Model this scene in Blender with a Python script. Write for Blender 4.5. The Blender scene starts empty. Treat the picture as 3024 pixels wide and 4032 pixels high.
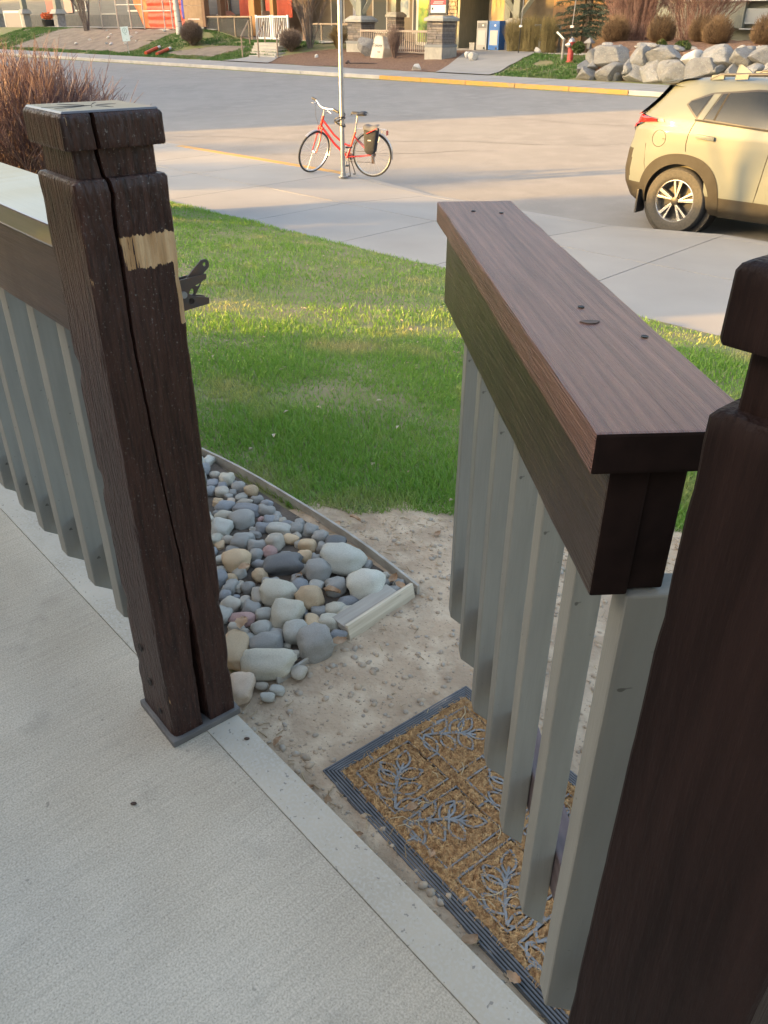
import bpy, bmesh, math, random
import numpy as np
from mathutils import Vector, Matrix, noise

R = math.radians
rnd = random.Random(7)
scene = bpy.context.scene
COL = scene.collection

# ------------------------------------------------------------------ camera
cam_d = bpy.data.cameras.new("camera")
cam = bpy.data.objects.new("camera", cam_d)
COL.objects.link(cam)
cam_d.sensor_fit = 'VERTICAL'
cam_d.sensor_height = 36.0
cam_d.lens = 28.32
cam_d.clip_start = 0.05
cam_d.clip_end = 1000.0
pitch, roll = R(31.3), R(0.29)
c_, s_ = math.cos(pitch), math.sin(pitch)
cr_, sr_ = math.cos(roll), math.sin(roll)
fwd = Vector((0, c_, -s_)); rt0 = Vector((1, 0, 0)); dn0 = Vector((0, -s_, -c_))
right_v = rt0 * cr_ - dn0 * sr_
down_v = rt0 * sr_ + dn0 * cr_
m = Matrix((right_v, -down_v, -fwd)).transposed().to_4x4()
m.translation = Vector((0, 0, 1.40))
cam.matrix_world = m
scene.camera = cam

# ------------------------------------------------------------------ sky, sun, exposure
SUN_EL, SUN_AZ = R(10.5), R(257.0)            # low evening sun from the left, behind the camera
world = bpy.data.worlds.new("World")
scene.world = world
world.use_nodes = True
wn = world.node_tree
sky = wn.nodes.new('ShaderNodeTexSky')
sky.sky_type = 'NISHITA'
sky.sun_disc = False
sky.sun_elevation = SUN_EL
sky.sun_rotation = SUN_AZ
sky.air_density = 1.0
sky.dust_density = 9.0
sky.ozone_density = 0.8
wn.links.new(sky.outputs[0], wn.nodes['Background'].inputs[0])
wn.nodes['Background'].inputs[1].default_value = 0.15
sun_d = bpy.data.lights.new("sun", 'SUN')
sun_d.energy = 3.0
sun_d.color = (1.0, 0.54, 0.12)
sun_d.angle = R(0.6)
sun = bpy.data.objects.new("sun", sun_d)
COL.objects.link(sun)
sdir = Vector((math.sin(SUN_AZ) * math.cos(SUN_EL), math.cos(SUN_AZ) * math.cos(SUN_EL), math.sin(SUN_EL)))
sun.rotation_euler = sdir.to_track_quat('Z', 'Y').to_euler()
sun.location = sdir * 60
scene.view_settings.view_transform = 'Standard'
scene.view_settings.look = 'None'
scene.view_settings.gamma = 1.0
scene.view_settings.exposure = 2.8
scene.view_settings.use_curve_mapping = False
scene.render.engine = 'CYCLES'
try:
    scene.cycles.use_denoising = True
    scene.cycles.max_bounces = 6
except Exception:
    pass

# ------------------------------------------------------------------ street coordinates: s along the street, t across it
SV = Vector((.72, -.694, 0)).normalized()
TV = Vector((-SV.y, SV.x, 0))
SROT = math.atan2(SV.y, SV.x)
def W(s, t, z=0.0):
    return SV * s + TV * t + Vector((0, 0, z))
def ST(x, y):
    return x * SV.x + y * SV.y, x * TV.x + y * TV.y
def sst(x):
    x = max(0., min(1., x)); return x * x * (3 - 2 * x)
def bank(s):
    if s < -43: return 1.12
    if s < -39.5: return 1.12 - .42 * sst((s + 43) / 3.5)
    if s < -34: return .70
    if s < -30.5: return .70 - .22 * sst((s + 34) / 3.5)
    if s > -16.4 and s < 40: return .48 + .0 * s
    return .48
def zst(s, t):
    if t < 1.7: return -.09
    if t < 5.84: return -.09 - .46 * ((t - 1.7) / 4.14) ** 1.15
    if t < 9.08: return -.56
    if t < 22.7: return -.69 + .028 * (t - 9.08)
    if t < 25: return -.19 + .02 * (t - 22.7)
    return -.144 + bank(s) * sst((t - 25) / 5.5)
def zxy(x, y):
    return zst(*ST(x, y))

# ------------------------------------------------------------------ helpers
def fast_mesh(name, V, F, smooth=False):
    me = bpy.data.meshes.new(name)
    V = np.asarray(V, dtype=np.float32); F = np.asarray(F, dtype=np.int32)
    n, k = F.shape
    me.vertices.add(len(V)); me.vertices.foreach_set('co', V.ravel())
    me.loops.add(n * k); me.loops.foreach_set('vertex_index', F.ravel())
    me.polygons.add(n)
    me.polygons.foreach_set('loop_start', np.arange(0, n * k, k, dtype=np.int32))
    me.polygons.foreach_set('loop_total', np.full(n, k, dtype=np.int32))
    if smooth:
        me.polygons.foreach_set('use_smooth', np.ones(n, dtype=bool))
    me.update(calc_edges=True)
    return me

def link(name, me, mat, parent=None, kind=None):
    o = bpy.data.objects.new(name, me)
    if mat is not None and me is not None and len(me.materials) == 0:
        me.materials.append(mat)
    COL.objects.link(o)
    if parent is not None: o.parent = parent
    if kind: o['kind'] = kind
    return o

def tag(o, label, cat, group=None):
    o['label'] = label; o['category'] = cat
    if group: o['group'] = group
    return o

def thing(name, label, cat, loc=(0, 0, 0), rotz=0., group=None):
    o = bpy.data.objects.new(name, None); COL.objects.link(o)
    o.empty_display_size = .1
    o.location = loc; o.rotation_euler = (0, 0, rotz)
    return tag(o, label, cat, group)

def copy_tree(o, parent=None, loc=None, rotz=None, scale=None, label=None):
    c = o.copy(); COL.objects.link(c)
    if parent is not None: c.parent = parent
    if loc is not None: c.location = loc
    if rotz is not None: c.rotation_euler = (0, 0, rotz)
    if scale is not None: c.scale = scale
    if label: c['label'] = label
    for ch in list(o.children): copy_tree(ch, c)
    return c

class MB:
    def __init__(self): self.v = []; self.f = []
    def add(self, vs, fs):
        b = len(self.v); self.v += [tuple(p) for p in vs]
        self.f += [tuple(i + b for i in f) for f in fs]; return self
    def box(self, x0, x1, y0, y1, z0, z1):
        return self.add([(x0,y0,z0),(x1,y0,z0),(x1,y1,z0),(x0,y1,z0),(x0,y0,z1),(x1,y0,z1),(x1,y1,z1),(x0,y1,z1)],
            [(0,3,2,1),(4,5,6,7),(0,1,5,4),(1,2,6,5),(2,3,7,6),(3,0,4,7)])
    def obox(self, c, ax, ay, az):
        c, ax, ay, az = Vector(c), Vector(ax), Vector(ay), Vector(az)
        vs = [c + ax*i + ay*j + az*k for k in (-1,1) for j, i in ((-1,-1),(-1,1),(1,1),(1,-1))]
        return self.add(vs, [(0,3,2,1),(4,5,6,7),(0,1,5,4),(1,2,6,5),(2,3,7,6),(3,0,4,7)])
    def tube(self, pts, r, n=8, cap=True, flat=1.0):
        pts = [Vector(p) for p in pts]; N = len(pts)
        rs = r if isinstance(r, (list, tuple)) else [r] * N
        rings = []; prev = None
        for i, p in enumerate(pts):
            d = (pts[min(i+1, N-1)] - pts[max(i-1, 0)])
            d = d.normalized() if d.length > 1e-9 else Vector((0,0,1))
            if prev is None:
                up = Vector((0,0,1)) if abs(d.z) < .95 else Vector((1,0,0))
                u = d.cross(up).normalized()
            else:
                u = (prev - d * prev.dot(d)); u = u.normalized() if u.length > 1e-6 else d.orthogonal().normalized()
            prev = u; w = d.cross(u)
            rings.append([p + (u * math.cos(2*math.pi*k/n) + w * math.sin(2*math.pi*k/n) * flat) * rs[i] for k in range(n)])
        vs = [q for g in rings for q in g]
        fs = [(i*n+k, i*n+(k+1)%n, (i+1)*n+(k+1)%n, (i+1)*n+k) for i in range(N-1) for k in range(n)]
        if cap: fs += [tuple(range(n-1,-1,-1)), tuple((N-1)*n + k for k in range(n))]
        return self.add(vs, fs)
    def lathe(self, prof, n=24, M=None, closed=False):
        M = M or Matrix()
        vs = []; 
        for r, z in prof:
            for k in range(n):
                a = 2*math.pi*k/n
                vs.append(M @ Vector((r*math.cos(a), r*math.sin(a), z)))
        N = len(prof); fs = []
        for i in range(N if closed else N-1):
            j = (i+1) % N
            fs += [(i*n+k, i*n+(k+1)%n, j*n+(k+1)%n, j*n+k) for k in range(n)]
        if not closed:
            fs += [tuple(range(n-1,-1,-1)), tuple((N-1)*n+k for k in range(n))]
        return self.add(vs, fs)
    def prism(self, poly, z0, z1, M=None):
        M = M or Matrix(); n = len(poly)
        vs = [M @ Vector((x, y, z0)) for x, y in poly] + [M @ Vector((x, y, z1)) for x, y in poly]
        fs = [tuple(range(n-1,-1,-1)), tuple(range(n, 2*n))] + [(i, (i+1)%n, n+(i+1)%n, n+i) for i in range(n)]
        return self.add(vs, fs)
    def grid(self, fn, n, m):
        vs = [fn(i/n, j/m) for j in range(m+1) for i in range(n+1)]
        fs = [(j*(n+1)+i, j*(n+1)+i+1, (j+1)*(n+1)+i+1, (j+1)*(n+1)+i) for j in range(m) for i in range(n)]
        return self.add(vs, fs)
    def build(self, name, mat, parent=None, smooth=False, bevel=0, seg=2, kind=None, fix=True):
        me = bpy.data.meshes.new(name)
        me.from_pydata(self.v, [], self.f)
        if bevel or fix:
            bm = bmesh.new(); bm.from_mesh(me)
            if fix: bmesh.ops.recalc_face_normals(bm, faces=bm.faces)
            if bevel:
                ed = [e for e in bm.edges if len(e.link_faces) == 2 and e.calc_face_angle(0) > .5]
                bmesh.ops.bevel(bm, geom=ed, offset=bevel, segments=seg, affect='EDGES', profile=.6)
            bm.to_mesh(me); bm.free()
        if smooth:
            me.polygons.foreach_set('use_smooth', np.ones(len(me.polygons), dtype=bool))
            if smooth != 'all':
                try: me.set_sharp_from_angle(angle=R(38))
                except Exception: pass
        me.update()
        return link(name, me, mat, parent, kind)

def curve_mesh(polys, depth, name='shape'):
    """flat filled outline(s) with holes, thickness depth, in the local xy plane"""
    cu = bpy.data.curves.new(name, 'CURVE'); cu.dimensions = '2D'; cu.fill_mode = 'BOTH'; cu.extrude = depth/2
    for p in polys:
        sp = cu.splines.new('POLY'); sp.points.add(len(p)-1); sp.use_cyclic_u = True
        for q, (x, y) in zip(sp.points, p): q.co = (x, y, 0, 1)
    o = bpy.data.objects.new(name, cu)
    me = bpy.data.meshes.new_from_object(o)
    bpy.data.objects.remove(o); return me
def text_mesh(txt, size, depth=.002, name='lettering'):
    cu = bpy.data.curves.new(name, 'FONT'); cu.body = txt; cu.size = size; cu.extrude = depth/2
    cu.align_x = 'CENTER'; cu.align_y = 'CENTER'
    o = bpy.data.objects.new(name, cu)
    me = bpy.data.meshes.new_from_object(o)
    bpy.data.objects.remove(o); return me
def circ(cx, cy, r, n=20, rev=False):
    p = [(cx + r*math.cos(2*math.pi*k/n), cy + r*math.sin(2*math.pi*k/n)) for k in range(n)]
    return p[::-1] if rev else p

# ------------------------------------------------------------------ materials
def mat(name, col, rough=.6, col2=None, nscale=5., detail=5., lo=.35, hi=.65, stretch=(1,1,1), bump=0., bscale=60., bstretch=None,
        bdist=.002, metal=0., spec=.5, coat=0., rand=0., speck=None, world=False, trans=0., emis=0., col3=None, n3=40.):
    m = bpy.data.materials.new(name); m.use_nodes = True
    nt = m.node_tree; L = nt.links.new
    b = nt.nodes['Principled BSDF']
    b.inputs['Roughness'].default_value = rough
    b.inputs['Metallic'].default_value = metal
    b.inputs['Specular IOR Level'].default_value = spec
    if coat: b.inputs['Coat Weight'].default_value = coat; b.inputs['Coat Roughness'].default_value = .08
    b.inputs['Base Color'].default_value = (*col, 1)
    tc = nt.nodes.new('ShaderNodeTexCoord')
    if world:
        ge = nt.nodes.new('ShaderNodeNewGeometry'); src = ge.outputs['Position']
    else: src = tc.outputs['Object']
    def mapped(st):
        mp = nt.nodes.new('ShaderNodeMapping'); mp.inputs['Scale'].default_value = st
        L(src, mp.inputs['Vector']); return mp.outputs[0]
    def tex(scale, det, st):
        t = nt.nodes.new('ShaderNodeTexNoise'); t.inputs['Scale'].default_value = scale; t.inputs['Detail'].default_value = det
        L(mapped(st), t.inputs['Vector']); return t.outputs['Fac']
    def ramp(fac, a, bb):
        r = nt.nodes.new('ShaderNodeMapRange'); r.inputs['From Min'].default_value = a; r.inputs['From Max'].default_value = bb
        L(fac, r.inputs['Value']); return r.outputs['Result']
    def mix(fac, a, bb, blend='MIX'):
        x = nt.nodes.new('ShaderNodeMix'); x.data_type = 'RGBA'; x.blend_type = blend
        if isinstance(fac, float): x.inputs[0].default_value = fac
        else: L(fac, x.inputs[0])
        for i, q in ((6, a), (7, bb)):
            if isinstance(q, tuple): x.inputs[i].default_value = (*q, 1)
            else: L(q, x.inputs[i])
        return x.outputs[2]
    cur = tuple(col)
    if col2: cur = mix(ramp(tex(nscale, detail, stretch), lo, hi), cur, tuple(col2))
    if col3: cur = mix(ramp(tex(n3, 3., stretch), .45, .7), cur, tuple(col3))
    if speck:
        cur = mix(ramp(tex(speck[1], 2., (1,1,1)), speck[2], speck[2]+.04), cur, tuple(speck[0]))
    if rand:
        oi = nt.nodes.new('ShaderNodeObjectInfo')
        r = nt.nodes.new('ShaderNodeMapRange'); r.inputs['To Min'].default_value = 1-rand; r.inputs['To Max'].default_value = 1+rand
        L(oi.outputs['Random'], r.inputs['Value'])
        cc = nt.nodes.new('ShaderNodeCombineColor')
        for i in range(3): L(r.outputs[0], cc.inputs[i])
        cur = mix(1.0, cur, cc.outputs[0], 'MULTIPLY')
    if not isinstance(cur, tuple): L(cur, b.inputs['Base Color'])
    if bump:
        bn = nt.nodes.new('ShaderNodeBump'); bn.inputs['Strength'].default_value = bump; bn.inputs['Distance'].default_value = bdist
        L(tex(bscale, 6., bstretch or stretch), bn.inputs['Height']); L(bn.outputs[0], b.inputs['Normal'])
    if trans:
        b.inputs['Transmission Weight'].default_value = trans
    if emis:
        b.inputs['Emission Color'].default_value = (*col, 1); b.inputs['Emission Strength'].default_value = emis
    return m

def leafy(name, c1, c2, c3, ns=1.2, fine=70.):
    """grass / foliage: patches of colour, per-blade variation, some translucency"""
    m = bpy.data.materials.new(name); m.use_nodes = True; nt = m.node_tree; L = nt.links.new
    nt.nodes.remove(nt.nodes['Principled BSDF'])
    out = nt.nodes['Material Output']
    ge = nt.nodes.new('ShaderNodeNewGeometry')
    def tx(s, d):
        t = nt.nodes.new('ShaderNodeTexNoise'); t.inputs['Scale'].default_value = s; t.inputs['Detail'].default_value = d
        L(ge.outputs['Position'], t.inputs['Vector']); return t.outputs['Fac']
    def rg(f, a, b):
        r = nt.nodes.new('ShaderNodeMapRange'); r.inputs['From Min'].default_value = a; r.inputs['From Max'].default_value = b
        L(f, r.inputs['Value']); return r.outputs[0]
    def mx(f, a, b):
        x = nt.nodes.new('ShaderNodeMix'); x.data_type = 'RGBA'; L(f, x.inputs[0])
        for i, q in ((6, a), (7, b)):
            if isinstance(q, tuple): x.inputs[i].default_value = (*q, 1)
            else: L(q, x.inputs[i])
        return x.outputs[2]
    c = mx(rg(tx(fine, 2.), .35, .65), c1, c2)
    c = mx(rg(tx(ns, 7.), .54, .71), c, c3)
    d = nt.nodes.new('ShaderNodeBsdfDiffuse'); t = nt.nodes.new('ShaderNodeBsdfTranslucent'); g = nt.nodes.new('ShaderNodeBsdfGlossy')
    g.inputs['Roughness'].default_value = .45
    L(c, d.inputs[0]); L(c, t.inputs[0])
    a = nt.nodes.new('ShaderNodeMixShader'); a.inputs[0].default_value = .35; L(d.outputs[0], a.inputs[1]); L(t.outputs[0], a.inputs[2])
    bb = nt.nodes.new('ShaderNodeMixShader'); bb.inputs[0].default_value = .04; L(a.outputs[0], bb.inputs[1]); L(g.outputs[0], bb.inputs[2])
    L(bb.outputs[0], out.inputs[0]); return m

M = {}
M['concrete'] = mat('concrete', (.225,.222,.216), .85, (.262,.259,.252), 1.3, 6, .3, .7, bump=.25, bscale=160, speck=((.25,.24,.22), 90., .70), world=True)
M['joint'] = mat('joint', (.085,.08,.072), .95, (.12,.115,.10), 8, bump=.3, bscale=120, world=True)
M['asphalt'] = mat('asphalt', (.162,.158,.155), .9, (.198,.193,.186), .55, 8, .3, .7, bump=.35, bscale=140, speck=((.34,.32,.30), 120., .66), col3=(.205,.20,.195), n3=2.3, world=True)
M['yellow'] = mat('yellow_paint', (.46,.245,.045), .7, (.30,.22,.12), 6, 6, .45, .75, bump=.3, bscale=90, world=True)
M['kerb'] = mat('kerb', (.36,.345,.32), .9, (.44,.42,.39), 3, bump=.3, bscale=80, world=True)
M['ground'] = mat('ground', (.17,.16,.07), .95, (.13,.17,.045), 1.5, 6, .4, .65, bump=.6, bscale=60, bdist=.01, col3=(.22,.18,.11), n3=4., world=True)
M['soil'] = mat('soil', (.45,.335,.225), .95, (.345,.25,.165), 7, 12, .36, .64, bump=.9, bscale=75, bdist=.006, speck=((.27,.205,.14), 105., .66), col3=(.55,.43,.30), n3=11., world=True)
M['mulch'] = mat('mulch', (.115,.062,.040), .95, (.19,.115,.075), 14, 5, .4, .6, bump=.9, bscale=26, bdist=.04, world=True)
M['dirt'] = mat('dirt', (.215,.18,.145), .95, (.15,.125,.098), 2.2, 6, .35, .65, bump=.8, bscale=12, bdist=.05, world=True)
M['grass'] = leafy('grass', (.140,.285,.035), (.215,.37,.06), (.46,.40,.17), 1.5)
M['far_grass'] = leafy('far_grass', (.05,.125,.025), (.085,.17,.035), (.19,.18,.08), .5, 25.)
M['grey_paint'] = mat('grey_paint', (.255,.249,.216), .5, (.222,.216,.188), 11, 9, .40, .66, stretch=(4,4,.35), bump=.22, bscale=55, bstretch=(6,6,.4), speck=((.10,.095,.08), 60., .72))
M['end_grain'] = mat('end_grain', (.012,.0065,.0055), .8, (.02,.011,.009), 30, spec=.12)  # near gate ends: porch shade put into the wood colour
M['left_rail'] = mat('left_rail_wood', (.055,.03,.023), .30, (.085,.05,.04), 14, 8, .35, .7, stretch=(.25,5,5), bump=.15, bscale=22, bstretch=(.5,9,9), spec=1.0, coat=1.0)
M['cap_top'] = mat('cap_top', (.045,.036,.034), .34, (.075,.064,.060), 26, 6, .35, .7, bump=.15, bscale=60, spec=1.0, coat=.5)  # sky sheen put into a greyer, glossier colour than the post
def wood(name, c1, c2, st, rough=.42, spec=.5, bumpv=.5, ns=14., bare=None, speck=None, bs=22.):
    return mat(name, c1, rough, c2, ns, 8, .35, .7, stretch=st, bump=bumpv, bscale=bs, bstretch=tuple(q*2.2 for q in st), bdist=.004, spec=spec, speck=speck)
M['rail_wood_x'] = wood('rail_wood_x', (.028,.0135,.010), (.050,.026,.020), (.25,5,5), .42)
M['rail_wood_y'] = wood('rail_wood_y', (.090,.035,.024), (.20,.098,.070), (9,.22,7), .42, spec=.6, bumpv=.7, bs=34.)
M['metal_dark'] = mat('metal_dark', (.10,.095,.09), .5, (.17,.11,.08), 30, metal=.7, bump=.1, bscale=120)
M['rubber'] = mat('rubber', (.085,.088,.095), .7, (.13,.13,.135), 25, bump=.15, bscale=200)
M['rubber_line'] = mat('rubber_line', (.17,.172,.172), .8, (.25,.248,.24), 18, bump=.1, bscale=200)
M['coir'] = mat('coir', (.48,.275,.115), .95, (.25,.125,.048), 75, 5, .36, .6, bump=.8, bscale=220, bdist=.004, col3=(.68,.43,.19), n3=90.)
M['steel'] = mat('galvanised', (.42,.43,.44), .42, (.34,.34,.35), 20, metal=.8, bump=.06, bscale=80)
M['weathered'] = mat('weathered_wood', (.42,.38,.32), .85, (.30,.265,.22), 10, 7, stretch=(.3,5,5), bump=.5, bscale=30, bstretch=(.4,7,7))
M['edging'] = mat('edging', (.30,.27,.225), .7, (.42,.39,.34), 8, 6, stretch=(.5,3,3), bump=.3, bscale=40)
M['leaf'] = mat('dry_leaf', (.30,.17,.085), .8, (.42,.28,.17), 40, rand=.25)

def post_material(name, bare):
    m = mat(name, (.032,.0125,.009), .40, (.058,.026,.019), 10, 8, .35, .7, stretch=(5,5,.35), bump=1., bscale=17, bstretch=(9,9,1.6), bdist=.008, spec=.34, col3=(.016,.007,.006), n3=26.,
            speck=((.13,.11,.095), 230., .665))
    nt = m.node_tree; L = nt.links.new; b = nt.nodes['Principled BSDF']
    src = b.inputs['Base Color'].links[0].from_socket
    tc = nt.nodes.new('ShaderNodeTexCoord'); sx = nt.nodes.new('ShaderNodeSeparateXYZ'); 
    nz = nt.nodes.new('ShaderNodeTexNoise'); nz.inputs['Scale'].default_value = 30; nz.inputs['Detail'].default_value = 9; nz.inputs['Roughness'].default_value = .7
    mp = nt.nodes.new('ShaderNodeMapping'); mp.inputs['Scale'].default_value = (1, 3.2, .30)
    L(tc.outputs['Object'], mp.inputs['Vector']); L(mp.outputs[0], nz.inputs['Vector'])
    L(tc.outputs['Object'], sx.inputs[0])
    def mth(op, a, c=None):
        n = nt.nodes.new('ShaderNodeMath'); n.operation = op
        for i, q in enumerate((a, c)):
            if q is None: continue
            if isinstance(q, (int, float)): n.inputs[i].default_value = q
            else: L(q, n.inputs[i])
        return n.outputs[0]
    wob = mth('MULTIPLY', mth('SUBTRACT', nz.outputs['Fac'], .5), .028)
    X, Y, Z = sx.outputs
    tot = None
    for (y0, y1, z0, z1, sl) in bare:          # rectangles with ragged ends on the +x face
        zz = mth('ADD', Z, wob); zz = mth('ADD', zz, mth('MULTIPLY', Y, sl))
        yy = mth('ADD', Y, mth('MULTIPLY', wob, .35))
        q = mth('MULTIPLY', mth('MULTIPLY', mth('GREATER_THAN', zz, z0), mth('LESS_THAN', zz, z1)),
                mth('MULTIPLY', mth('GREATER_THAN', yy, y0), mth('LESS_THAN', yy, y1)))
        q = mth('MULTIPLY', q, mth('GREATER_THAN', X, .045))
        tot = q if tot is None else mth('MAXIMUM', tot, q)
    n3 = nt.nodes.new('ShaderNodeTexNoise'); n3.inputs['Scale'].default_value = 60; n3.inputs['Detail'].default_value = 6
    mp3 = nt.nodes.new('ShaderNodeMapping'); mp3.inputs['Scale'].default_value = (1, 3, .18); L(tc.outputs['Object'], mp3.inputs[0]); L(mp3.outputs[0], n3.inputs['Vector'])
    tot = mth('MULTIPLY', tot, mth('GREATER_THAN', n3.outputs['Fac'], mth('SUBTRACT', .50, mth('MULTIPLY', mth('ADD', Y, .018), 4.5))))
    ew = mth('MULTIPLY', mth('GREATER_THAN', mth('MINIMUM', mth('ABSOLUTE', X), mth('ABSOLUTE', Y)), .0705), mth('GREATER_THAN', nz.outputs['Fac'], .655))
    tot = mth('MAXIMUM', tot, mth('MULTIPLY', ew, .8))
    mx = nt.nodes.new('ShaderNodeMix'); mx.data_type = 'RGBA'
    n2 = nt.nodes.new('ShaderNodeTexNoise'); n2.inputs['Scale'].default_value = 14; mp2 = nt.nodes.new('ShaderNodeMapping')
    mp2.inputs['Scale'].default_value = (6, 6, .4); L(tc.outputs['Object'], mp2.inputs[0]); L(mp2.outputs[0], n2.inputs['Vector'])
    cr = nt.nodes.new('ShaderNodeValToRGB'); cr.color_ramp.elements[0].position = .35; cr.color_ramp.elements[1].position = .68
    cr.color_ramp.elements[0].color = (.36,.20,.085,1); cr.color_ramp.elements[1].color = (.58,.38,.20,1)
    L(n2.outputs['Fac'], cr.inputs[0])
    L(tot, mx.inputs[0]); L(src, mx.inputs[6]); L(cr.outputs[0], mx.inputs[7]); L(mx.outputs[2], b.inputs['Base Color'])
    rr = mth('ADD', mth('MULTIPLY', tot, .35), .40); L(rr, b.inputs['Roughness'])
    return m
# ================================================================== SETTING: ground, slab, walks, road
def knots(segs):
    out = []
    for a, b, st in segs:
        n = max(1, int(round((b-a)/st))); out += [a + (b-a)*i/n for i in range(n)]
    return out + [segs[-1][1]]
ts = knots([(-400,-60,60), (-60,-8,8), (-8,0,1), (0,1.5,.25), (1.5,5.84,.22), (5.84,9.08,.8), (9.08,22.7,2.5), (22.7,25,.6), (25,31,.3), (31,46,2), (46,120,12), (120,700,90)])
ss = knots([(-500,-120,60), (-120,-62,8), (-62,-8,.8), (-8,3,.5), (3,30,3), (30,500,70)])
def gz_ground(s, t):
    z = zst(s, t)
    if 5.9 < t < 9.05: z -= .10
    elif 9.05 <= t < 24.95: z = min(z, -.5) - .25 if t < 22.6 else z - .10
    elif t > .2 and t < 5.9 and -14 < s < 6:
        z += .010 * noise.noise(Vector((s*1.7, t*1.7, 0)))
    elif t > 25.1: z += .03 * noise.noise(Vector((s*.9, t*.9, 3)))
    return z
V = [W(s, t, gz_ground(s, t)) for t in ts for s in ss]
nS = len(ss)
F = [(j*nS+i, j*nS+i+1, (j+1)*nS+i+1, (j+1)*nS+i) for j in range(len(ts)-1) for i in range(nS-1)]
link('ground', fast_mesh('ground', V, F, True), M['ground'], kind='structure')

# slab axes: la along the slab edge (towards the right), ln outwards
LA = Vector((.666, -.746, 0)).normalized(); LN = Vector((-LA.y, LA.x, 0))
LROT = math.atan2(LA.y, LA.x)
SLAB_IN, SLAB_OUT = .580, .660

def slab_material():
    m = mat('slab_concrete', (.475,.412,.315), .88, (.545,.49,.395), 2.2, 8, .3, .7, bump=.0)
    nt = m.node_tree; L = nt.links.new; b = nt.nodes['Principled BSDF']
    src = b.inputs['Base Color'].links[0].from_socket
    tc = nt.nodes.new('ShaderNodeTexCoord')
    def nz(scale, st, det=3.):
        mp = nt.nodes.new('ShaderNodeMapping'); mp.inputs['Scale'].default_value = st; L(tc.outputs['Object'], mp.inputs[0])
        t = nt.nodes.new('ShaderNodeTexNoise'); t.inputs['Scale'].default_value = scale; t.inputs['Detail'].default_value = det
        L(mp.outputs[0], t.inputs['Vector']); return t.outputs['Fac']
    def rng(f, a, c, to0=0., to1=1.):
        r = nt.nodes.new('ShaderNodeMapRange'); r.inputs['From Min'].default_value = a; r.inputs['From Max'].default_value = c
        r.inputs['To Min'].default_value = to0; r.inputs['To Max'].default_value = to1; L(f, r.inputs[0]); return r.outputs[0]
    def mul(col, f):
        x = nt.nodes.new('ShaderNodeMix'); x.data_type = 'RGBA'; x.blend_type = 'MULTIPLY'; x.inputs[0].default_value = 1
        cc = nt.nodes.new('ShaderNodeCombineColor')
        for i in range(3): L(f, cc.inputs[i])
        L(col, x.inputs[6]); L(cc.outputs[0], x.inputs[7]); return x.outputs[2]
    broom = nz(50, (3.2, .13, 1), 4.)            # broom lines run along the local y axis
    cur = mul(src, rng(broom, .35, .62, .92, 1.03))
    cur = mul(cur, rng(nz(170, (1,1,1), 2.), .63, .69, 1., .74))   # small pits
    cur = mul(cur, rng(nz(260, (1,1,1), 3.), .32, .68, .76, 1.14))   # sandy grain
    cur = mul(cur, rng(nz(1.3, (1,1.6,1), 5.), .35, .68, .82, 1.06))
    cur = mul(cur, rng(nz(28, (1,1,1), 2.), .72, .75, 1., .66))    # sparse dark specks
    cur = mul(cur, rng(nz(4.5, (1,1,1), 6.), .60, .74, 1., .76))   # blotches
    L(cur, b.inputs['Base Color'])
    ad = nt.nodes.new('ShaderNodeMath'); ad.operation = 'ADD'; L(broom, ad.inputs[0]); L(nz(150, (1,1,1), 5.), ad.inputs[1])
    bn = nt.nodes.new('ShaderNodeBump'); bn.inputs['Strength'].default_value = .5; bn.inputs['Distance'].default_value = .003
    L(ad.outputs[0], bn.inputs['Height']); L(bn.outputs[0], b.inputs['Normal'])
    return m
M['slab'] = slab_material()
M['trowelled'] = mat('trowelled_concrete', (.475,.425,.34), .75, (.385,.345,.275), 6, 9, .36, .66, bump=.22, bscale=90, speck=((.24,.22,.19), 85., .67), col3=(.46,.43,.365), n3=150.)
mb = MB(); mb.box(-6, 3.2, -2.2, SLAB_IN - .0007, -.25, 0)
slab = mb.build('patio_slab', M['slab'], kind='structure', bevel=.0008); slab.rotation_euler = (0, 0, LROT)
mb = MB(); mb.box(-6, 3.2, SLAB_IN + .0007, SLAB_OUT, -.25, .0015)
brd = mb.build('slab_border', M['trowelled'], slab, bevel=.0015)

# bare soil at the foot of the slab
def soil_fn(i, j):
    x = -1.5 + 4.0 * i; y = .25 + 2.55 * j
    n = noise.fractal(Vector((x*5, y*5, 0)), 1.0, 2.0, 5)
    n2 = noise.noise(Vector((x*40, y*40, 2))) 
    z = zxy(x, y) + .010 + .010*n + .0022*n2
    e = min(i, 1-i, 1-j) * 2.6
    far = y - 2.42 - .10*noise.noise(Vector((x*3, 0, 5)))
    if far > 0: z -= far * .18
    if e < .15: z -= .03
    d = Vector((x, y, 0)) - Vector((.105, 1.955, 0)); u = d.dot(Vector((-.678, .735, 0))); v = -d.dot(Vector((.735, .678, 0)))
    if u > .0 and 0 < v < .62: z -= .045 * sst(u*25) * sst(v*25) * sst((.62-v)*16)
    return (x, y, z)
mb = MB(); mb.grid(soil_fn, 250, 160)
soil = mb.build('soil', M['soil'], smooth='all', kind='structure', fix=False)
def zsoil(x, y): 
    return soil_fn((x+1.5)/4.0, (y-.25)/2.55)[2]

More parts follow.
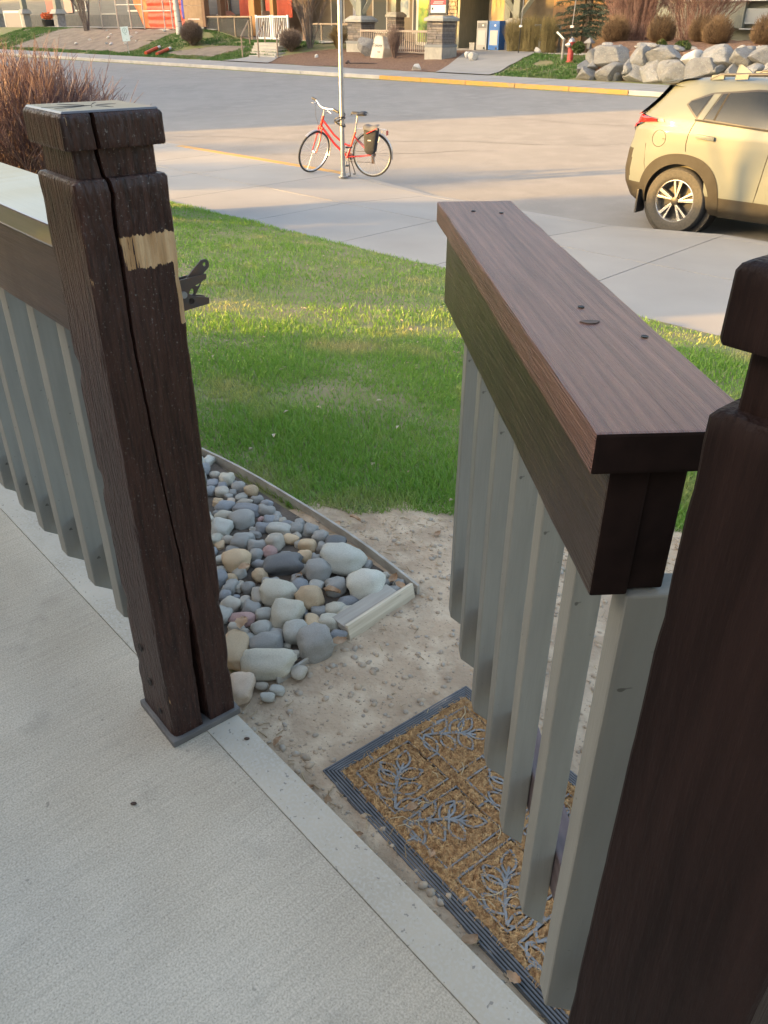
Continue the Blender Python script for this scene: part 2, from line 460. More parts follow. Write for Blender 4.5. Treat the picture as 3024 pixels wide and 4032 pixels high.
# near footpath: two rows of concrete panels and a kerb
sidewalk = MB().grid(lambda i, j: tuple(W(-60+75*i, 5.86+3.1*j, -.70)), 20, 2).build('sidewalk', M['joint'], kind='structure', fix=False)
joints = [-31.4,-29.8,-28.2,-26.6,-25,-23.4,-21.8,-20.2,-18.6,-17,-15.5,-14,-12.6,-11.1,-9.57,-7.83,-6.33,-5.02,-3.63,-2.1,-.6,.9,2.4,3.9,5.4]
def drop(s, t):
    k = sst((s + 9.7)/1.6) * sst((-3.9 - s)/1.3)
    return -.56 - .112 * k * max(0, (t-7.5)/1.58)
def panel(s0, s1, t0, t1, name, material, zf=None, g=.0055):
    dz = 0; zf = zf or (lambda s, t: -.56)
    P = [(s0+g, t0+g), (s1-g, t0+g), (s1-g, t1-g), (s0+g, t1-g)]
    vs = [W(s, t, -.74) for s, t in P] + [W(s, t, zf(s, t) + dz) for s, t in P]
    mb = MB(); mb.add(vs, [(0,3,2,1),(4,5,6,7),(0,1,5,4),(1,2,6,5),(2,3,7,6),(3,0,4,7)])
    return mb.build(name, material, sidewalk)
for a, b in zip(joints[:-1], joints[1:]):
    panel(a, b, 5.84, 7.38, 'sidewalk_panel', M['concrete'])
    panel(a, b, 7.38, 8.93, 'sidewalk_panel', M['concrete'], drop)
    panel(a, b, 8.93, 9.10, 'kerb_stone', M['yellow'] if -14.2 < (a+b)/2 < -9.6 else M['concrete'], drop, .004)

# the street
V = []; rs_ = knots([(-160,-40,20), (-40,10,1.2), (10,80,10)]); rt_ = knots([(9.09, 22.72, .7)])
for t in rt_:
    for s in rs_:
        V.append(W(s, t, -.69 + .028*(t-9.08) + .006*noise.noise(Vector((s*.6, t*.6, 0)))))
n_ = len(rs_)
F = [(j*n_+i, j*n_+i+1, (j+1)*n_+i+1, (j+1)*n_+i) for j in range(len(rt_)-1) for i in range(n_-1)]
road = link('road', fast_mesh('road', V, F, True), M['asphalt'], kind='structure')
M['crack'] = mat('crack_fill', (.16,.155,.15), .9, (.22,.21,.20), 9)
def ribbon(pts, w, zf, dz=.006):
    mb = MB(); P = [Vector((p[0], p[1], 0)) for p in pts]; vs = []
    for i, p in enumerate(P):
        d = (P[min(i+1, len(P)-1)] - P[max(i-1, 0)]).normalized(); n = Vector((-d.y, d.x, 0))
        ww = w * (1 + .5*noise.noise(Vector((i*1.3, w*50, 1))))
        for k in (-1, 1):
            q = p + n*ww*k; vs.append((q.x, q.y, zf(q.x, q.y) + dz))
    return mb.add(vs, [(2*i, 2*i+1, 2*i+3, 2*i+2) for i in range(len(P)-1)])
def wander(a, b, n, amp, seed):
    out = []
    for i in range(n+1):
        k = i/n; p = Vector(a).lerp(Vector(b), k)
        d = (Vector(b)-Vector(a)).normalized(); q = Vector((-d.y, d.x))
        o = amp * noise.noise(Vector((k*5, seed, 0))) * min(1, 6*k, 6*(1-k))
        out.append((p.x+q.x*o, p.y+q.y*o))
    return out
for k, (a, b) in enumerate([((-16,10.2),(-8.5,14.5)), ((-8.5,14.5),(-4,22)), ((-19,12.4),(-13,16.5)), ((-12.5,10),(-9.6,12.8)), ((-13,16.5),(-6,17.6))]):
    pts = [tuple(W(s, t).xy) for s, t in wander(a, b, 24, .35, k*7.1)]
    ribbon(pts, .012, zxy, .009).build('road_crack', M['crack'], road, fix=False)

# far kerb, far footpath
far_walk = MB().grid(lambda i, j: tuple(W(-120+160*i, 22.86+2.14*j, -.182+.02*(2.14*j))), 90, 1).build('far_sidewalk', M['concrete'], kind='structure', fix=False)
ks = -60.0
while ks < 12:
    yel = -22.29 < ks < -12.6
    ln = 2.4 if not yel else 1.93
    if ks < -22.3 < ks + ln: ln = -22.24 - ks
    mb = MB(); g = .008
    P = [(ks+g, 22.70), (ks+ln-g, 22.70), (ks+ln-g, 22.86), (ks+g, 22.86)]
    vs = [W(s, t, -.45) for s, t in P] + [W(s, t + (.02 if t < 22.8 else 0), -.178) for s, t in P]
    mb.add(vs, [(0,3,2,1),(4,5,6,7),(0,1,5,4),(1,2,6,5),(2,3,7,6),(3,0,4,7)])
    mb.build('kerb_stone', M['yellow'] if yel else M['kerb'], far_walk, bevel=.012)
    ks += ln
for js in np.arange(-60, 12, 1.9):
    MB().add([W(js,22.88,-.178), W(js+.025,22.88,-.178), W(js+.025,25,-.136), W(js,25,-.136)], [(0,1,2,3)]).build('walk_joint', M['joint'], far_walk, fix=False)

# ================================================================== POSTS
A_ = Vector((.637, -.771, 0)).normalized(); PROT = math.atan2(A_.y, A_.x)
def lerp_tab(tab, z):
    if z <= tab[0][0]: return tab[0][1]
    for (a, u), (b, v) in zip(tab[:-1], tab[1:]):
        if z <= b: return u + (v-u)*(z-a)/(b-a) if b > a else v
    return tab[-1][1]
def post_mesh(h, zrows, crack, seed, damage):
    """rough sawn post: rows of a chamfered ring, a real check cut into the +x face"""
    rings = []
    for z, ins in zrows:
        hh = h - ins; r = .0032
        ring = []
        yc = lerp_tab(crack['y'], z); w = lerp_tab(crack['w'], z); dp = lerp_tab(crack['d'], z)
        jag = .0025*noise.noise(Vector((z*28, seed, 0)))
        yc += jag
        lo, hi = -hh + r, hh - r
        yl, yr = yc - w/2, yc + w/2
        side = [lo + (yl-lo)*k/5 for k in range(6)] + [yc-w*.2, yc+w*.2] + [yr + (hi-yr)*k/5 for k in range(6)]
        ring += [(hh - (dp if k in (6, 7) else 0), y, k in (6,7)) for k, y in enumerate(side)]
        ring += [(x, hh, 0) for x in [hh - r - (2*hh-2*r)*k/9 for k in range(10)]]
        ring += [(-hh, y, 0) for y in [hh - r - (2*hh-2*r)*k/9 for k in range(10)]]
        ring += [(x, -hh, 0) for x in [-hh + r + (2*hh-2*r)*k/9 for k in range(10)]]
        out = []
        for x, y, inn in ring:
            n = Vector((x, y, 0)).normalized()
            d = .0007*noise.noise(Vector((x*60+seed, y*60, z*14)))
            corner = min(abs(x), abs(y)) > hh - .012
            if corner and ins < .006:
                q = noise.noise(Vector((z*17, seed*3 + (1 if x > 0 else 0)*9 + (1 if y > 0 else 0)*23, 0)))
                d -= damage * max(0, q - .05) * (.35 if z > 1.236 else 1)
            out.append((x + n.x*d, y + n.y*d, z))
        rings.append(out)
    nr = len(rings[0]); V = [p for g in rings for p in g]
    F = [(i*nr+k, i*nr+(k+1) % nr, (i+1)*nr+(k+1) % nr, (i+1)*nr+k) for i in range(len(rings)-1) for k in range(nr)]
    mb = MB(); mb.add(V, F)
    top = len(rings)-1; b = len(mb.v); mb.v.append((0, 0, rings[-1][0][2] + .001))
    mb.f += [(top*nr+k, top*nr+(k+1) % nr, b) for k in range(nr)]
    b = len(mb.v); mb.v.append((0, 0, rings[0][0][2])); mb.f += [((k+1) % nr, k, b) for k in range(nr)]
    return mb
def zlist(a, b, st): 
    n = max(1, int(round((b-a)/st))); return [a+(b-a)*i/n for i in range(n+1)]
rows = [(z, 0) for z in zlist(.018, 1.188, .018)] + [(1.1925, .003), (1.194, .0115)] + [(z, .0115) for z in zlist(1.197, 1.232, .012)] + \
       [(1.2345, .0115), (1.2355, -.002), (1.239, -.003)] + [(z, -.003) for z in zlist(1.245, 1.279, .009)] + [(1.283, -.001), (1.2855, .003)]
ck = dict(y=[(0,.003),(.07,.001),(.21,.001),(.318,.003),(.36,.002),(.485,-.001),(.614,-.010),(.76,-.017),(.95,-.024),(1.06,-.022),(1.14,-.022),(1.177,-.018),(1.198,-.025),(1.235,-.030),(1.29,-.032)],
          w=[(0,.020),(.21,.019),(.30,.015),(.325,.007),(.5,.004),(.6,.0035),(.76,.005),(1.0,.006),(1.12,.008),(1.2,.007),(1.29,.007)],
          d=[(0,.045),(.3,.045),(.33,.02),(.55,.014),(1.0,.022),(1.29,.03)])
M['post'] = post_material('post_wood', [(-.020,.09,1.052,1.104,.0), (.067,.09,.945,1.09,0), (-.085,-.060,1.197,1.232,0)])
M['post_plain'] = mat('post_wood_plain', (.013,.0066,.0055), .6, (.024,.0125,.0105), 10, 8, .35, .7, stretch=(5,5,.35), spec=.14, bump=.9, bscale=16, bstretch=(9,9,.9), bdist=.005)  # darker copy of the post wood, porch shade put into its colour
M['base_plate'] = mat('base_plate', (.16,.15,.14), .75, (.10,.095,.09), 12, bump=.3, bscale=60)
PC = Vector((-.458, 1.394, 0))
lp = thing('timber_post', 'dark brown cracked timber post with a bare scraped patch left of the gateway', 'post', PC, PROT)
pb = post_mesh(.0775, rows, ck, 3.0, .012).build('shaft', M['post'], lp, smooth=True)
# base plate under the shaft, then the bolt plugs
MB().box(-.087,.087,-.087,.087,0,.018).build('base_plate', M['base_plate'], lp, bevel=.004)
for (xx, zz, rr) in ((-.030,.215,.0085),(-.012,.125,.0085),(.02,.060,.006)):
    Mx = Matrix.Translation((xx, -.0785, zz)) @ Matrix.Rotation(R(90), 4, 'X')
    mb = MB(); mb.lathe([(rr*1.15, .0005), (rr, .0022), (rr*.55, .0012)], 14, Mx)
    mb.build('bolt_plug', mat('bolt_plug', (.018,.014,.012), .7) if 'bolt_plug' not in bpy.data.materials else bpy.data.materials['bolt_plug'], lp, smooth=True)
# steel gate latch on the far face of the post (plates stand across the a axis)
def latch_plate(polys, xoff, name):
    me = curve_mesh(polys, .003, name)
    o = link(name, me, M['metal_dark'], lp)
    # local curve (x,y) -> post (y,z), thickness along post x
    o.matrix_local = Matrix(((0,0,1,xoff),(1,0,0,0),(0,1,0,0),(0,0,0,1)))
    return o
front = [(.076,1.012),(.092,1.014),(.1385,1.0165),(.1380,1.008),(.112,.9985),(.1045,.994),(.1015,.9885),(.1035,.983),(.112,.981),(.1395,.974),(.1385,.963),(.094,.9595),(.076,.957)]
front_poly = [front, circ(.1045,.9735,.0055,16,True)]
latch_plate(front_poly, .050, 'latch_body')
latch_plate([front, circ(.1045,.9735,.0055,16,True)], .034, 'latch_body')
finger = [(.076,1.006),(.104,1.013),(.1360,1.0395)] + [(.1415+.0095*math.cos(a), 1.0305+.0095*math.sin(a)) for a in np.linspace(2.1,-1.2,9)] + [(.138,1.016),(.1345,1.006),(.128,.995),(.120,.984),(.112,.976),(.076,.97)]
latch_plate([finger, circ(.1415,1.031,.0035,12,True), circ(.124,1.001,.006,14,True), circ(.110,.988,.006,14,True)], .042, 'latch_finger')
mb = MB(); mb.lathe([(.006,.030),(.006,.056)], 12, Matrix.Translation((0,.090,.988)) @ Matrix.Rotation(R(90), 4, 'Y')); mb.build('pivot_pin', M['steel'], lp, smooth=True)

RC = Vector((.313, .457, 0))
rp = thing('timber_post', 'near black timber post at the right edge where the gate hangs', 'post', RC, PROT)
ck2 = dict(y=[(0,.01),(1.3,.02)], w=[(0,.002),(1.3,.002)], d=[(0,.004),(1.3,.004)])
post_mesh(.0775, rows, ck2, 9.0, .005).build('shaft', M['post_plain'], rp, smooth=True)
MB().box(-.087,.087,-.087,.087,0,.018).build('base_plate', M['base_plate'], rp, bevel=.004)

# ================================================================== LEFT RAILING  (local x = along the rail away from the post, local y = outwards)
RA = Vector((-.655, .756, 0)).normalized()
P0 = Vector((-.468, 1.285, 0))
lr = thing('porch_railing', 'porch railing with dark brown top rail and grey balusters running left from the scraped post', 'railing', P0, math.atan2(RA.y, RA.x))
# local frame is mirrored: +y local of this rotation points inwards, so outward offsets are negative
def jit_box(x0,x1,y0,y1,z0,z1,seed,amp=.002,n=60,sag=0.):
    mb = MB(); 
    ring = lambda x, k: [(x, y0 + amp*noise.noise(Vector((x*9,seed,k))), z0), (x, y1 + amp*noise.noise(Vector((x*9,seed+3,k))), z0),
                         (x, y1 + amp*noise.noise(Vector((x*9,seed+3,k))), z1 + amp*.5*noise.noise(Vector((x*6,seed+5,k)))), (x, y0 + amp*noise.noise(Vector((x*9,seed,k))), z1 + amp*.5*noise.noise(Vector((x*6,seed+7,k))))]
    for i in range(n+1):
        x = x0 + (x1-x0)*i/n
        mb.v += [(a, b, c - sag*x) for a, b, c in ring(x, 0)]
    for i in range(n):
        for k in range(4):
            mb.f.append((i*4+k, i*4+(k+1) % 4, (i+1)*4+(k+1) % 4, (i+1)*4+k))
    mb.f += [(3,2,1,0), (n*4, n*4+1, n*4+2, n*4+3)]
    return mb
jit_box(.150, 3.0, -.197, -.012, 1.063, 1.103, 1).build('top_rail', M['left_rail'], lr, bevel=.004)
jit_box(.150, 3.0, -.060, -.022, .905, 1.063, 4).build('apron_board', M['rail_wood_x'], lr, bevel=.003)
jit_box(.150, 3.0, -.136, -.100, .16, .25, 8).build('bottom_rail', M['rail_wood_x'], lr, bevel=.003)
def baluster(z0, z1, seed, h=.019):
    """square baluster, its foot cut on a slope"""
    mb = MB()
    rows = [z0] + zlist(z0+.05, z1, .08)
    for i, z in enumerate(rows):
        for x, y in ((-h,-h),(h,-h),(h,h),(-h,h)):
            zz = z + (.018 if (i == 0 and y < 0) else (-.018 if i == 0 else 0))
            mb.v.append((x + .0008*noise.noise(Vector((z*7,seed,x*90))), y + .0008*noise.noise(Vector((z*7,seed+4,y*90))), zz))
    n = len(rows)
    for i in range(n-1):
        for k in range(4): mb.f.append((i*4+k, i*4+(k+1)%4, (i+1)*4+(k+1)%4, (i+1)*4+k))
    mb.f += [(3,2,1,0), ((n-1)*4, (n-1)*4+1, (n-1)*4+2, (n-1)*4+3)]
    return mb
lx = [.38,.55,.73,.90,1.06,1.23,1.40,1.57,1.74,1.91,2.08,2.25,2.42,2.59,2.76]
for i, x in enumerate(lx):
    o = baluster(.112, 1.04, i, .0232).build('baluster', M['grey_paint'], lr, bevel=.003)
    o.location = (x-.019, -.080, 0); o.rotation_euler = (0, 0, R(180)); 

# ================================================================== GATE (open, swung out over the mat)
GD = Vector((-.07, .9975, 0)).normalized()
G0 = Vector((.18, .619, 0))
# local x = rightwards across the rail, local y = along the gate away from its hinge
gate = thing('timber_gate', 'open timber gate with wide brown top rail and grey balusters swung out over the doormat', 'gate', G0, math.atan2(GD.y, GD.x) - R(90))
def swap(mb):     # builder made along x -> along y
    mb.v = [(b, a, c) for a, b, c in mb.v]; mb.f = [tuple(reversed(f)) for f in mb.f]; return mb
swap(jit_box(0, 1.09, 0, .150, 1.062, 1.102, 21, .0025, 80, .008)).build('top_rail', M['rail_wood_y'], gate, bevel=.0035)
swap(jit_box(.012, 1.085, .022, .060, .920, 1.0615, 25, .0012, 80, .028)).build('apron_board', mat('apron_wood', (.034,.021,.014), .36, (.060,.038,.026), 14, 8, .35, .7, stretch=(5,.25,5), bump=.7, bscale=22, bstretch=(11,.55,11), bdist=.004, speck=((.02,.015,.012), 40., .74)), gate, bevel=.003)
swap(jit_box(.02, 1.06, .100, .138, .225, .315, 29, .001, 40, .05)).build('bottom_rail', mat('bottom_rail_wood', (.105,.075,.075), .6, (.15,.115,.115), 12, 7, stretch=(5,.3,5), bump=.3, bscale=25), gate, bevel=.003)
for i, y in enumerate((.05,.20,.36,.52,.68,.86,1.03)):
    o = baluster(.150 - .06*y, .919 - .03*y, 40+i).build('baluster', M['grey_paint'], gate, bevel=.003)
    o.location = (.0795, y-.019, 0); o.rotation_euler = (0, 0, R(-90))
    if i == 0: o.scale = (1, 2.0, 1); o.location.x = .0985       # the wider hinge stile
swap(jit_box(.020, 1.082, .0605, .0985, .921, 1.0615, 33, .0008, 40, .028)).build('inner_rail', M['rail_wood_x'], gate, bevel=.003)
for o in gate.children:
    if o.name.split('.')[0] in ('top_rail', 'apron_board', 'inner_rail'):
        o.data.materials.append(M['end_grain'])
        for p in o.data.polygons:
            if p.normal.y < -.75: p.material_index = 1  # only the camera-facing ends take the shade-darkened colour
cap = MB(); q = .0765
cap.add([(-q,-q,1.2848),(q,-q,1.2848),(q,q,1.2848),(-q,q,1.2848),(-q+.003,-q+.003,1.2878),(q-.003,-q+.003,1.2878),(q-.003,q-.003,1.2878),(-q+.003,q-.003,1.2878)], [(0,3,2,1),(4,5,6,7),(0,1,5,4),(1,2,6,5),(2,3,7,6),(3,0,4,7)])
cap.build('cap_top', M['cap_top'], lp, bevel=.001)  # thin plate added on the post to carry the sheen
for ang, r0, r1 in ((-70,.0,.07),(-95,.0,.075),(20,.01,.05),(150,.0,.06),(100,.01,.045),(215,.012,.06),(-20,.0,.035)):
    a = R(ang); MB().tube([(r0*math.cos(a), r0*math.sin(a), 1.2879), ((r0+r1)/2*math.cos(a+.06), (r0+r1)/2*math.sin(a+.06), 1.2880), (r1*math.cos(a), r1*math.sin(a), 1.2879)], [.0003,.0005,.0002], 4).build('check', M['end_grain'], lp)
# screw heads and a knot on the top rail
M['screw'] = mat('screw', (.03,.028,.026), .5, metal=.6)
for (x, y) in ((.055,.98),(.105,.96),(.088,.36),(.128,.245)):
    mb = MB(); mb.lathe([(.0042,0),(.0042,.0008),(.0022,.0003)], 10, Matrix.Translation((x, y, 1.1028-.008*y)))
    mb.build('screw_head', M['screw'], gate)
M['knot'] = mat('knot', (.035,.018,.012), .6, (.10,.06,.04), 60)
MB().prism([(.082+.011*math.cos(a)*(1+.2*math.sin(3*a)), .300+.006*math.sin(a)) for a in np.linspace(0, 2*math.pi, 16, endpoint=False)], 1.0985, 1.1012).build('wood_knot', M['knot'], gate)
for zz in (.28, .98):
    MB().box(.139,.147,-.020,.060,zz-.03,zz+.03).build('hinge', M['metal_dark'], gate, bevel=.002)

# ================================================================== DOORMAT
MC = Vector((-.141, 1.277, 0)); MX = Vector((.62,-.785,0)).normalized()
mz = -.080
ML, MWd = .765, .455
dm = thing('doormat', 'worn brown coir doormat with grey rubber border and leaf pattern on the bare soil', 'doormat', MC + Vector((0,0,mz)), math.atan2(MX.y, MX.x))
mb = MB()
mb.box(0, ML, 0, MWd, -.004, .003)
mb.build('rubber_base', M['rubber'], dm, bevel=.002)
mb = MB()
bw = .034
for k in range(5):           # ridged border: five concentric ridges
    o_ = .0015 + k*.0066; w_ = .0046; z1 = .0075 + .0009*k
    for (x0,x1,y0,y1) in ((o_,ML-o_,o_,o_+w_),(o_,ML-o_,MWd-o_-w_,MWd-o_),(o_,o_+w_,o_+w_,MWd-o_-w_),(ML-o_-w_,ML-o_,o_+w_,MWd-o_-w_)):
        mb.box(x0,x1,y0,y1,.0,z1)
mb.build('rubber_border', M['rubber'], dm, bevel=.001, seg=1)
# pattern lines
lines = []
ncol, nrow = 4, 2
gx, gy = .028, .030
cw = (ML - 2*bw - gx*(ncol+.6)) / ncol; ch = (MWd - 2*bw - gy*(nrow+.6)) / nrow
def leafline(p, ang, ln, wd):
    d = Vector((math.cos(ang), math.sin(ang))); n = Vector((-d.y, d.x)); p = Vector(p)
    top = [p + d*ln*k/6 + n*wd*math.sin(math.pi*k/6) for k in range(7)]
    bot = [p + d*ln*k/6 - n*wd*math.sin(math.pi*k/6) for k in range(6, -1, -1)]
    return [tuple(q) for q in top + bot]
for i in range(ncol):
    for j in range(nrow):
        x0 = bw + gx*.8 + i*(cw+gx); y0 = bw + gy*.8 + j*(ch+gy)
        lines.append([(x0,y0),(x0+cw,y0),(x0+cw,y0+ch),(x0,y0+ch),(x0,y0)])
        flip = (i + j) % 2
        c0 = (x0 + cw*.92, y0 + ch*.06) if not flip else (x0 + cw*.06, y0 + ch*.08)
        a = R(128) if not flip else R(48)
        d = Vector((math.cos(a), math.sin(a)))
        ln = math.hypot(cw, ch)*.80
        stem = [tuple(Vector(c0) + d*ln*k/8 + Vector((-d.y, d.x))*.012*math.sin(k/8*3)) for k in range(9)]
        lines.append(stem[:7])
        lf = .060
        for q, sg in ((.8,-1),(1.4,1),(2.2,-1),(3.2,1),(4.0,-1),(4.8,1),(5.8,0)):
            k = min(int(q), 6); p = stem[k]
            lines.append(leafline(p, a + sg*R(58), lf, .0155))
        # short ties to the neighbouring frames
        if i < ncol-1: lines.append([(x0+cw, y0+ch*.5), (x0+cw+gx, y0+ch*.5)]); 
        if j < nrow-1: lines.append([(x0+cw*.5, y0+ch), (x0+cw*.5, y0+ch+gy)])
        if j == 0: lines.append([(x0+cw*.3, y0), (x0+cw*.3, bw)])
        if j == nrow-1: lines.append([(x0+cw*.7, y0+ch), (x0+cw*.7, MWd-bw)])
        if i == 0: lines.append([(x0, y0+ch*.35), (bw, y0+ch*.35)])
mb = MB()
for ln in lines:
    mb.tube([(x, y,   .0088) for x, y in ln], .0030, 8, True, .55)
mb.build('rubber_pattern', M['rubber_line'], dm, smooth=True)
# coir pile as a height field lowered under the rubber lines
nx, ny = 255, 140
GX = np.linspace(bw, ML-bw, nx+1); GY = np.linspace(bw, MWd-bw, ny+1)
dist = np.full((ny+1, nx+1), 9.0)
XX, YY = np.meshgrid(GX, GY)
for ln in lines:
    for (x0, y0), (x1, y1) in zip(ln[:-1], ln[1:]):
        dx, dy = x1-x0, y1-y0; q = dx*dx+dy*dy
        if q < 1e-12: continue
        u = np.clip(((XX-x0)*dx + (YY-y0)*dy)/q, 0, 1)
        dist = np.minimum(dist, np.hypot(XX-x0-u*dx, YY-y0-u*dy))
rg = np.random.default_rng(5)
low = rg.random((ny+1, nx+1))
HZ = np.zeros_like(XX)
for j in range(ny+1):
    for i in range(nx+1):
        x, y = XX[j, i], YY[j, i]
        HZ[j, i] = .0085 + .0042*noise.noise(Vector((x*95, y*95, 0))) + .0018*noise.noise(Vector((x*260, y*260, 4)))
HZ += (low-.5)*.0035
edge = np.clip((dist-.0034)/.003, 0, 1)
HZ = np.where(dist < .0034, .003, .0045 + (HZ-.0045)*edge)
V = np.stack([XX.ravel(), YY.ravel(), HZ.ravel()], 1)
ii, jj = np.meshgrid(np.arange(nx), np.arange(ny)); b0 = (jj*(nx+1)+ii).ravel()
F = np.stack([b0, b0+1, b0+nx+2, b0+nx+1], 1)
link('coir_pile', fast_mesh('coir_pile', V, F, True), M['coir'], dm)
nf = 26000                      # loose coir fibres
fx = rg.uniform(bw, ML-bw, nf); fy = rg.uniform(bw, MWd-bw, nf)
ix = np.clip(((fx-bw)/(ML-2*bw)*nx).astype(int), 0, nx); iy = np.clip(((fy-bw)/(MWd-2*bw)*ny).astype(int), 0, ny)
ok = dist[iy, ix] > .0045; fx, fy, iy, ix = fx[ok], fy[ok], iy[ok], ix[ok]; nf = len(fx)
an = rg.uniform(0, 2*np.pi, nf); le = rg.uniform(.006, .016, nf); hz = HZ[iy, ix]
dx, dy = np.cos(an), np.sin(an); w = .0006
V = np.zeros((nf, 6, 3)); 
for k, (f, h) in enumerate(((0,0),(.5,.0045),(1,.0015))):
    for q, sg in enumerate((-1, 1)):
        V[:, 2*k+q, 0] = fx + dx*le*f - dy*w*sg; V[:, 2*k+q, 1] = fy + dy*le*f + dx*w*sg; V[:, 2*k+q, 2] = hz + h*(le/.010)
base = (np.arange(nf)*6)[:, None]
F = np.concatenate([base + np.array([[0,1,3,2]]), base + np.array([[2,3,5,4]])])
o = link('coir_fibre', fast_mesh('coir_fibre', V.reshape(-1, 3), F), M['coir'], dm); o['kind'] = 'stuff'
# ================================================================== STONE BED
stone_cols = dict(w=(.53,.51,.43), c=(.45,.41,.32), d=(.15,.147,.142), g=(.29,.275,.245), t=(.50,.36,.215), p=(.48,.37,.27), l=(.40,.38,.325), b=(.25,.25,.25), r=(.46,.285,.245), m=(.42,.37,.295))
for k, c in stone_cols.items():
    dk = tuple(q*.60 for q in c)
    M['stone_'+k] = mat('stone_'+k, c, .68, dk, 26, 9, .44, .68, bump=.35, bscale=70, bdist=.003, rand=.16, speck=(tuple(q*.42 for q in c), 150., .66), col3=tuple(min(.8, q*1.22) for q in c), n3=70.)
def stone_mesh(seed, sub, squareness, rough):
    bm = bmesh.new(); bmesh.ops.create_icosphere(bm, subdivisions=sub, radius=1)
    for v in bm.verts:
        p = v.co.copy(); q = 2 + squareness
        k = (abs(p.x)**q + abs(p.y)**q + abs(p.z)**q) ** (-1/q)
        n = noise.fractal(p*1.1 + Vector((seed*7.3, seed*3.1, seed)), 1.0, 2.0, 3)
        n2 = noise.noise(p*3.1 + Vector((seed*2.1, 5, seed)))
        v.co = p * k * (1 + .25*n + 1.7*rough*n2)
    me = bpy.data.meshes.new('stone'); bm.to_mesh(me); bm.free()
    me.polygons.foreach_set('use_smooth', np.ones(len(me.polygons), dtype=bool)); me.update(); return me
stone_shapes = [stone_mesh(i, 3, [0,.8,2.2,.3,1.4,3.0,.4,2.4,.9,1.6][i], [.02,.03,.06,.02,.03,.08,.02,.05,.02,.04][i]) for i in range(10)]
BE = Vector((-.678, .735, 0)).normalized(); BN = Vector((.735, .678, 0)).normalized()     # bed edge direction (left-away) and outward normal
BC = Vector((.105, 1.955, 0))                                                            # outer corner of the bed
bed = MB()
def bedfn(i, j):
    p = BC + BE*(2.6*i) - BN*(.56*j - .0)
    return (p.x, p.y, -.074 + .006*noise.noise(Vector((p.x*9, p.y*9, 0))) + .018*0)
bed.grid(bedfn, 60, 16)
bed = bed.build('stone_bed', mat('bed_soil', (.13,.10,.075), .95, (.08,.065,.05), 16, 5, bump=.8, bscale=60, bdist=.01, world=True), smooth='all', kind='structure', fix=False)
placed = []
def add_stone(x, y, a, b, c, h=None, ang=None, z=None):
    k = rnd.choice((0,1,3,4,6,8,9)) if c not in 'dg' else rnd.choice((1,2,4,5,7,9))
    if c == 'w': k = rnd.choice((1,4,9))
    key = (k, c)
    if key not in add_stone.cache:
        me = stone_shapes[k].copy(); me.materials.append(M['stone_'+c]); add_stone.cache[key] = me
    o = link('stone', add_stone.cache[key], None, bed)
    b2 = b*1.12
    h = h or min(a, b2)*rnd.uniform(.72, .92)
    o.scale = (a*1.02, b2, h)
    o.location = (x, y, (-.080 + h*.88) if z is None else z)
    o.rotation_euler = (rnd.uniform(-.18,.18), rnd.uniform(-.18,.18), rnd.uniform(-.35,.35) if ang is None else ang)
    placed.append((x, y, max(a, b2))); return o
add_stone.cache = {}
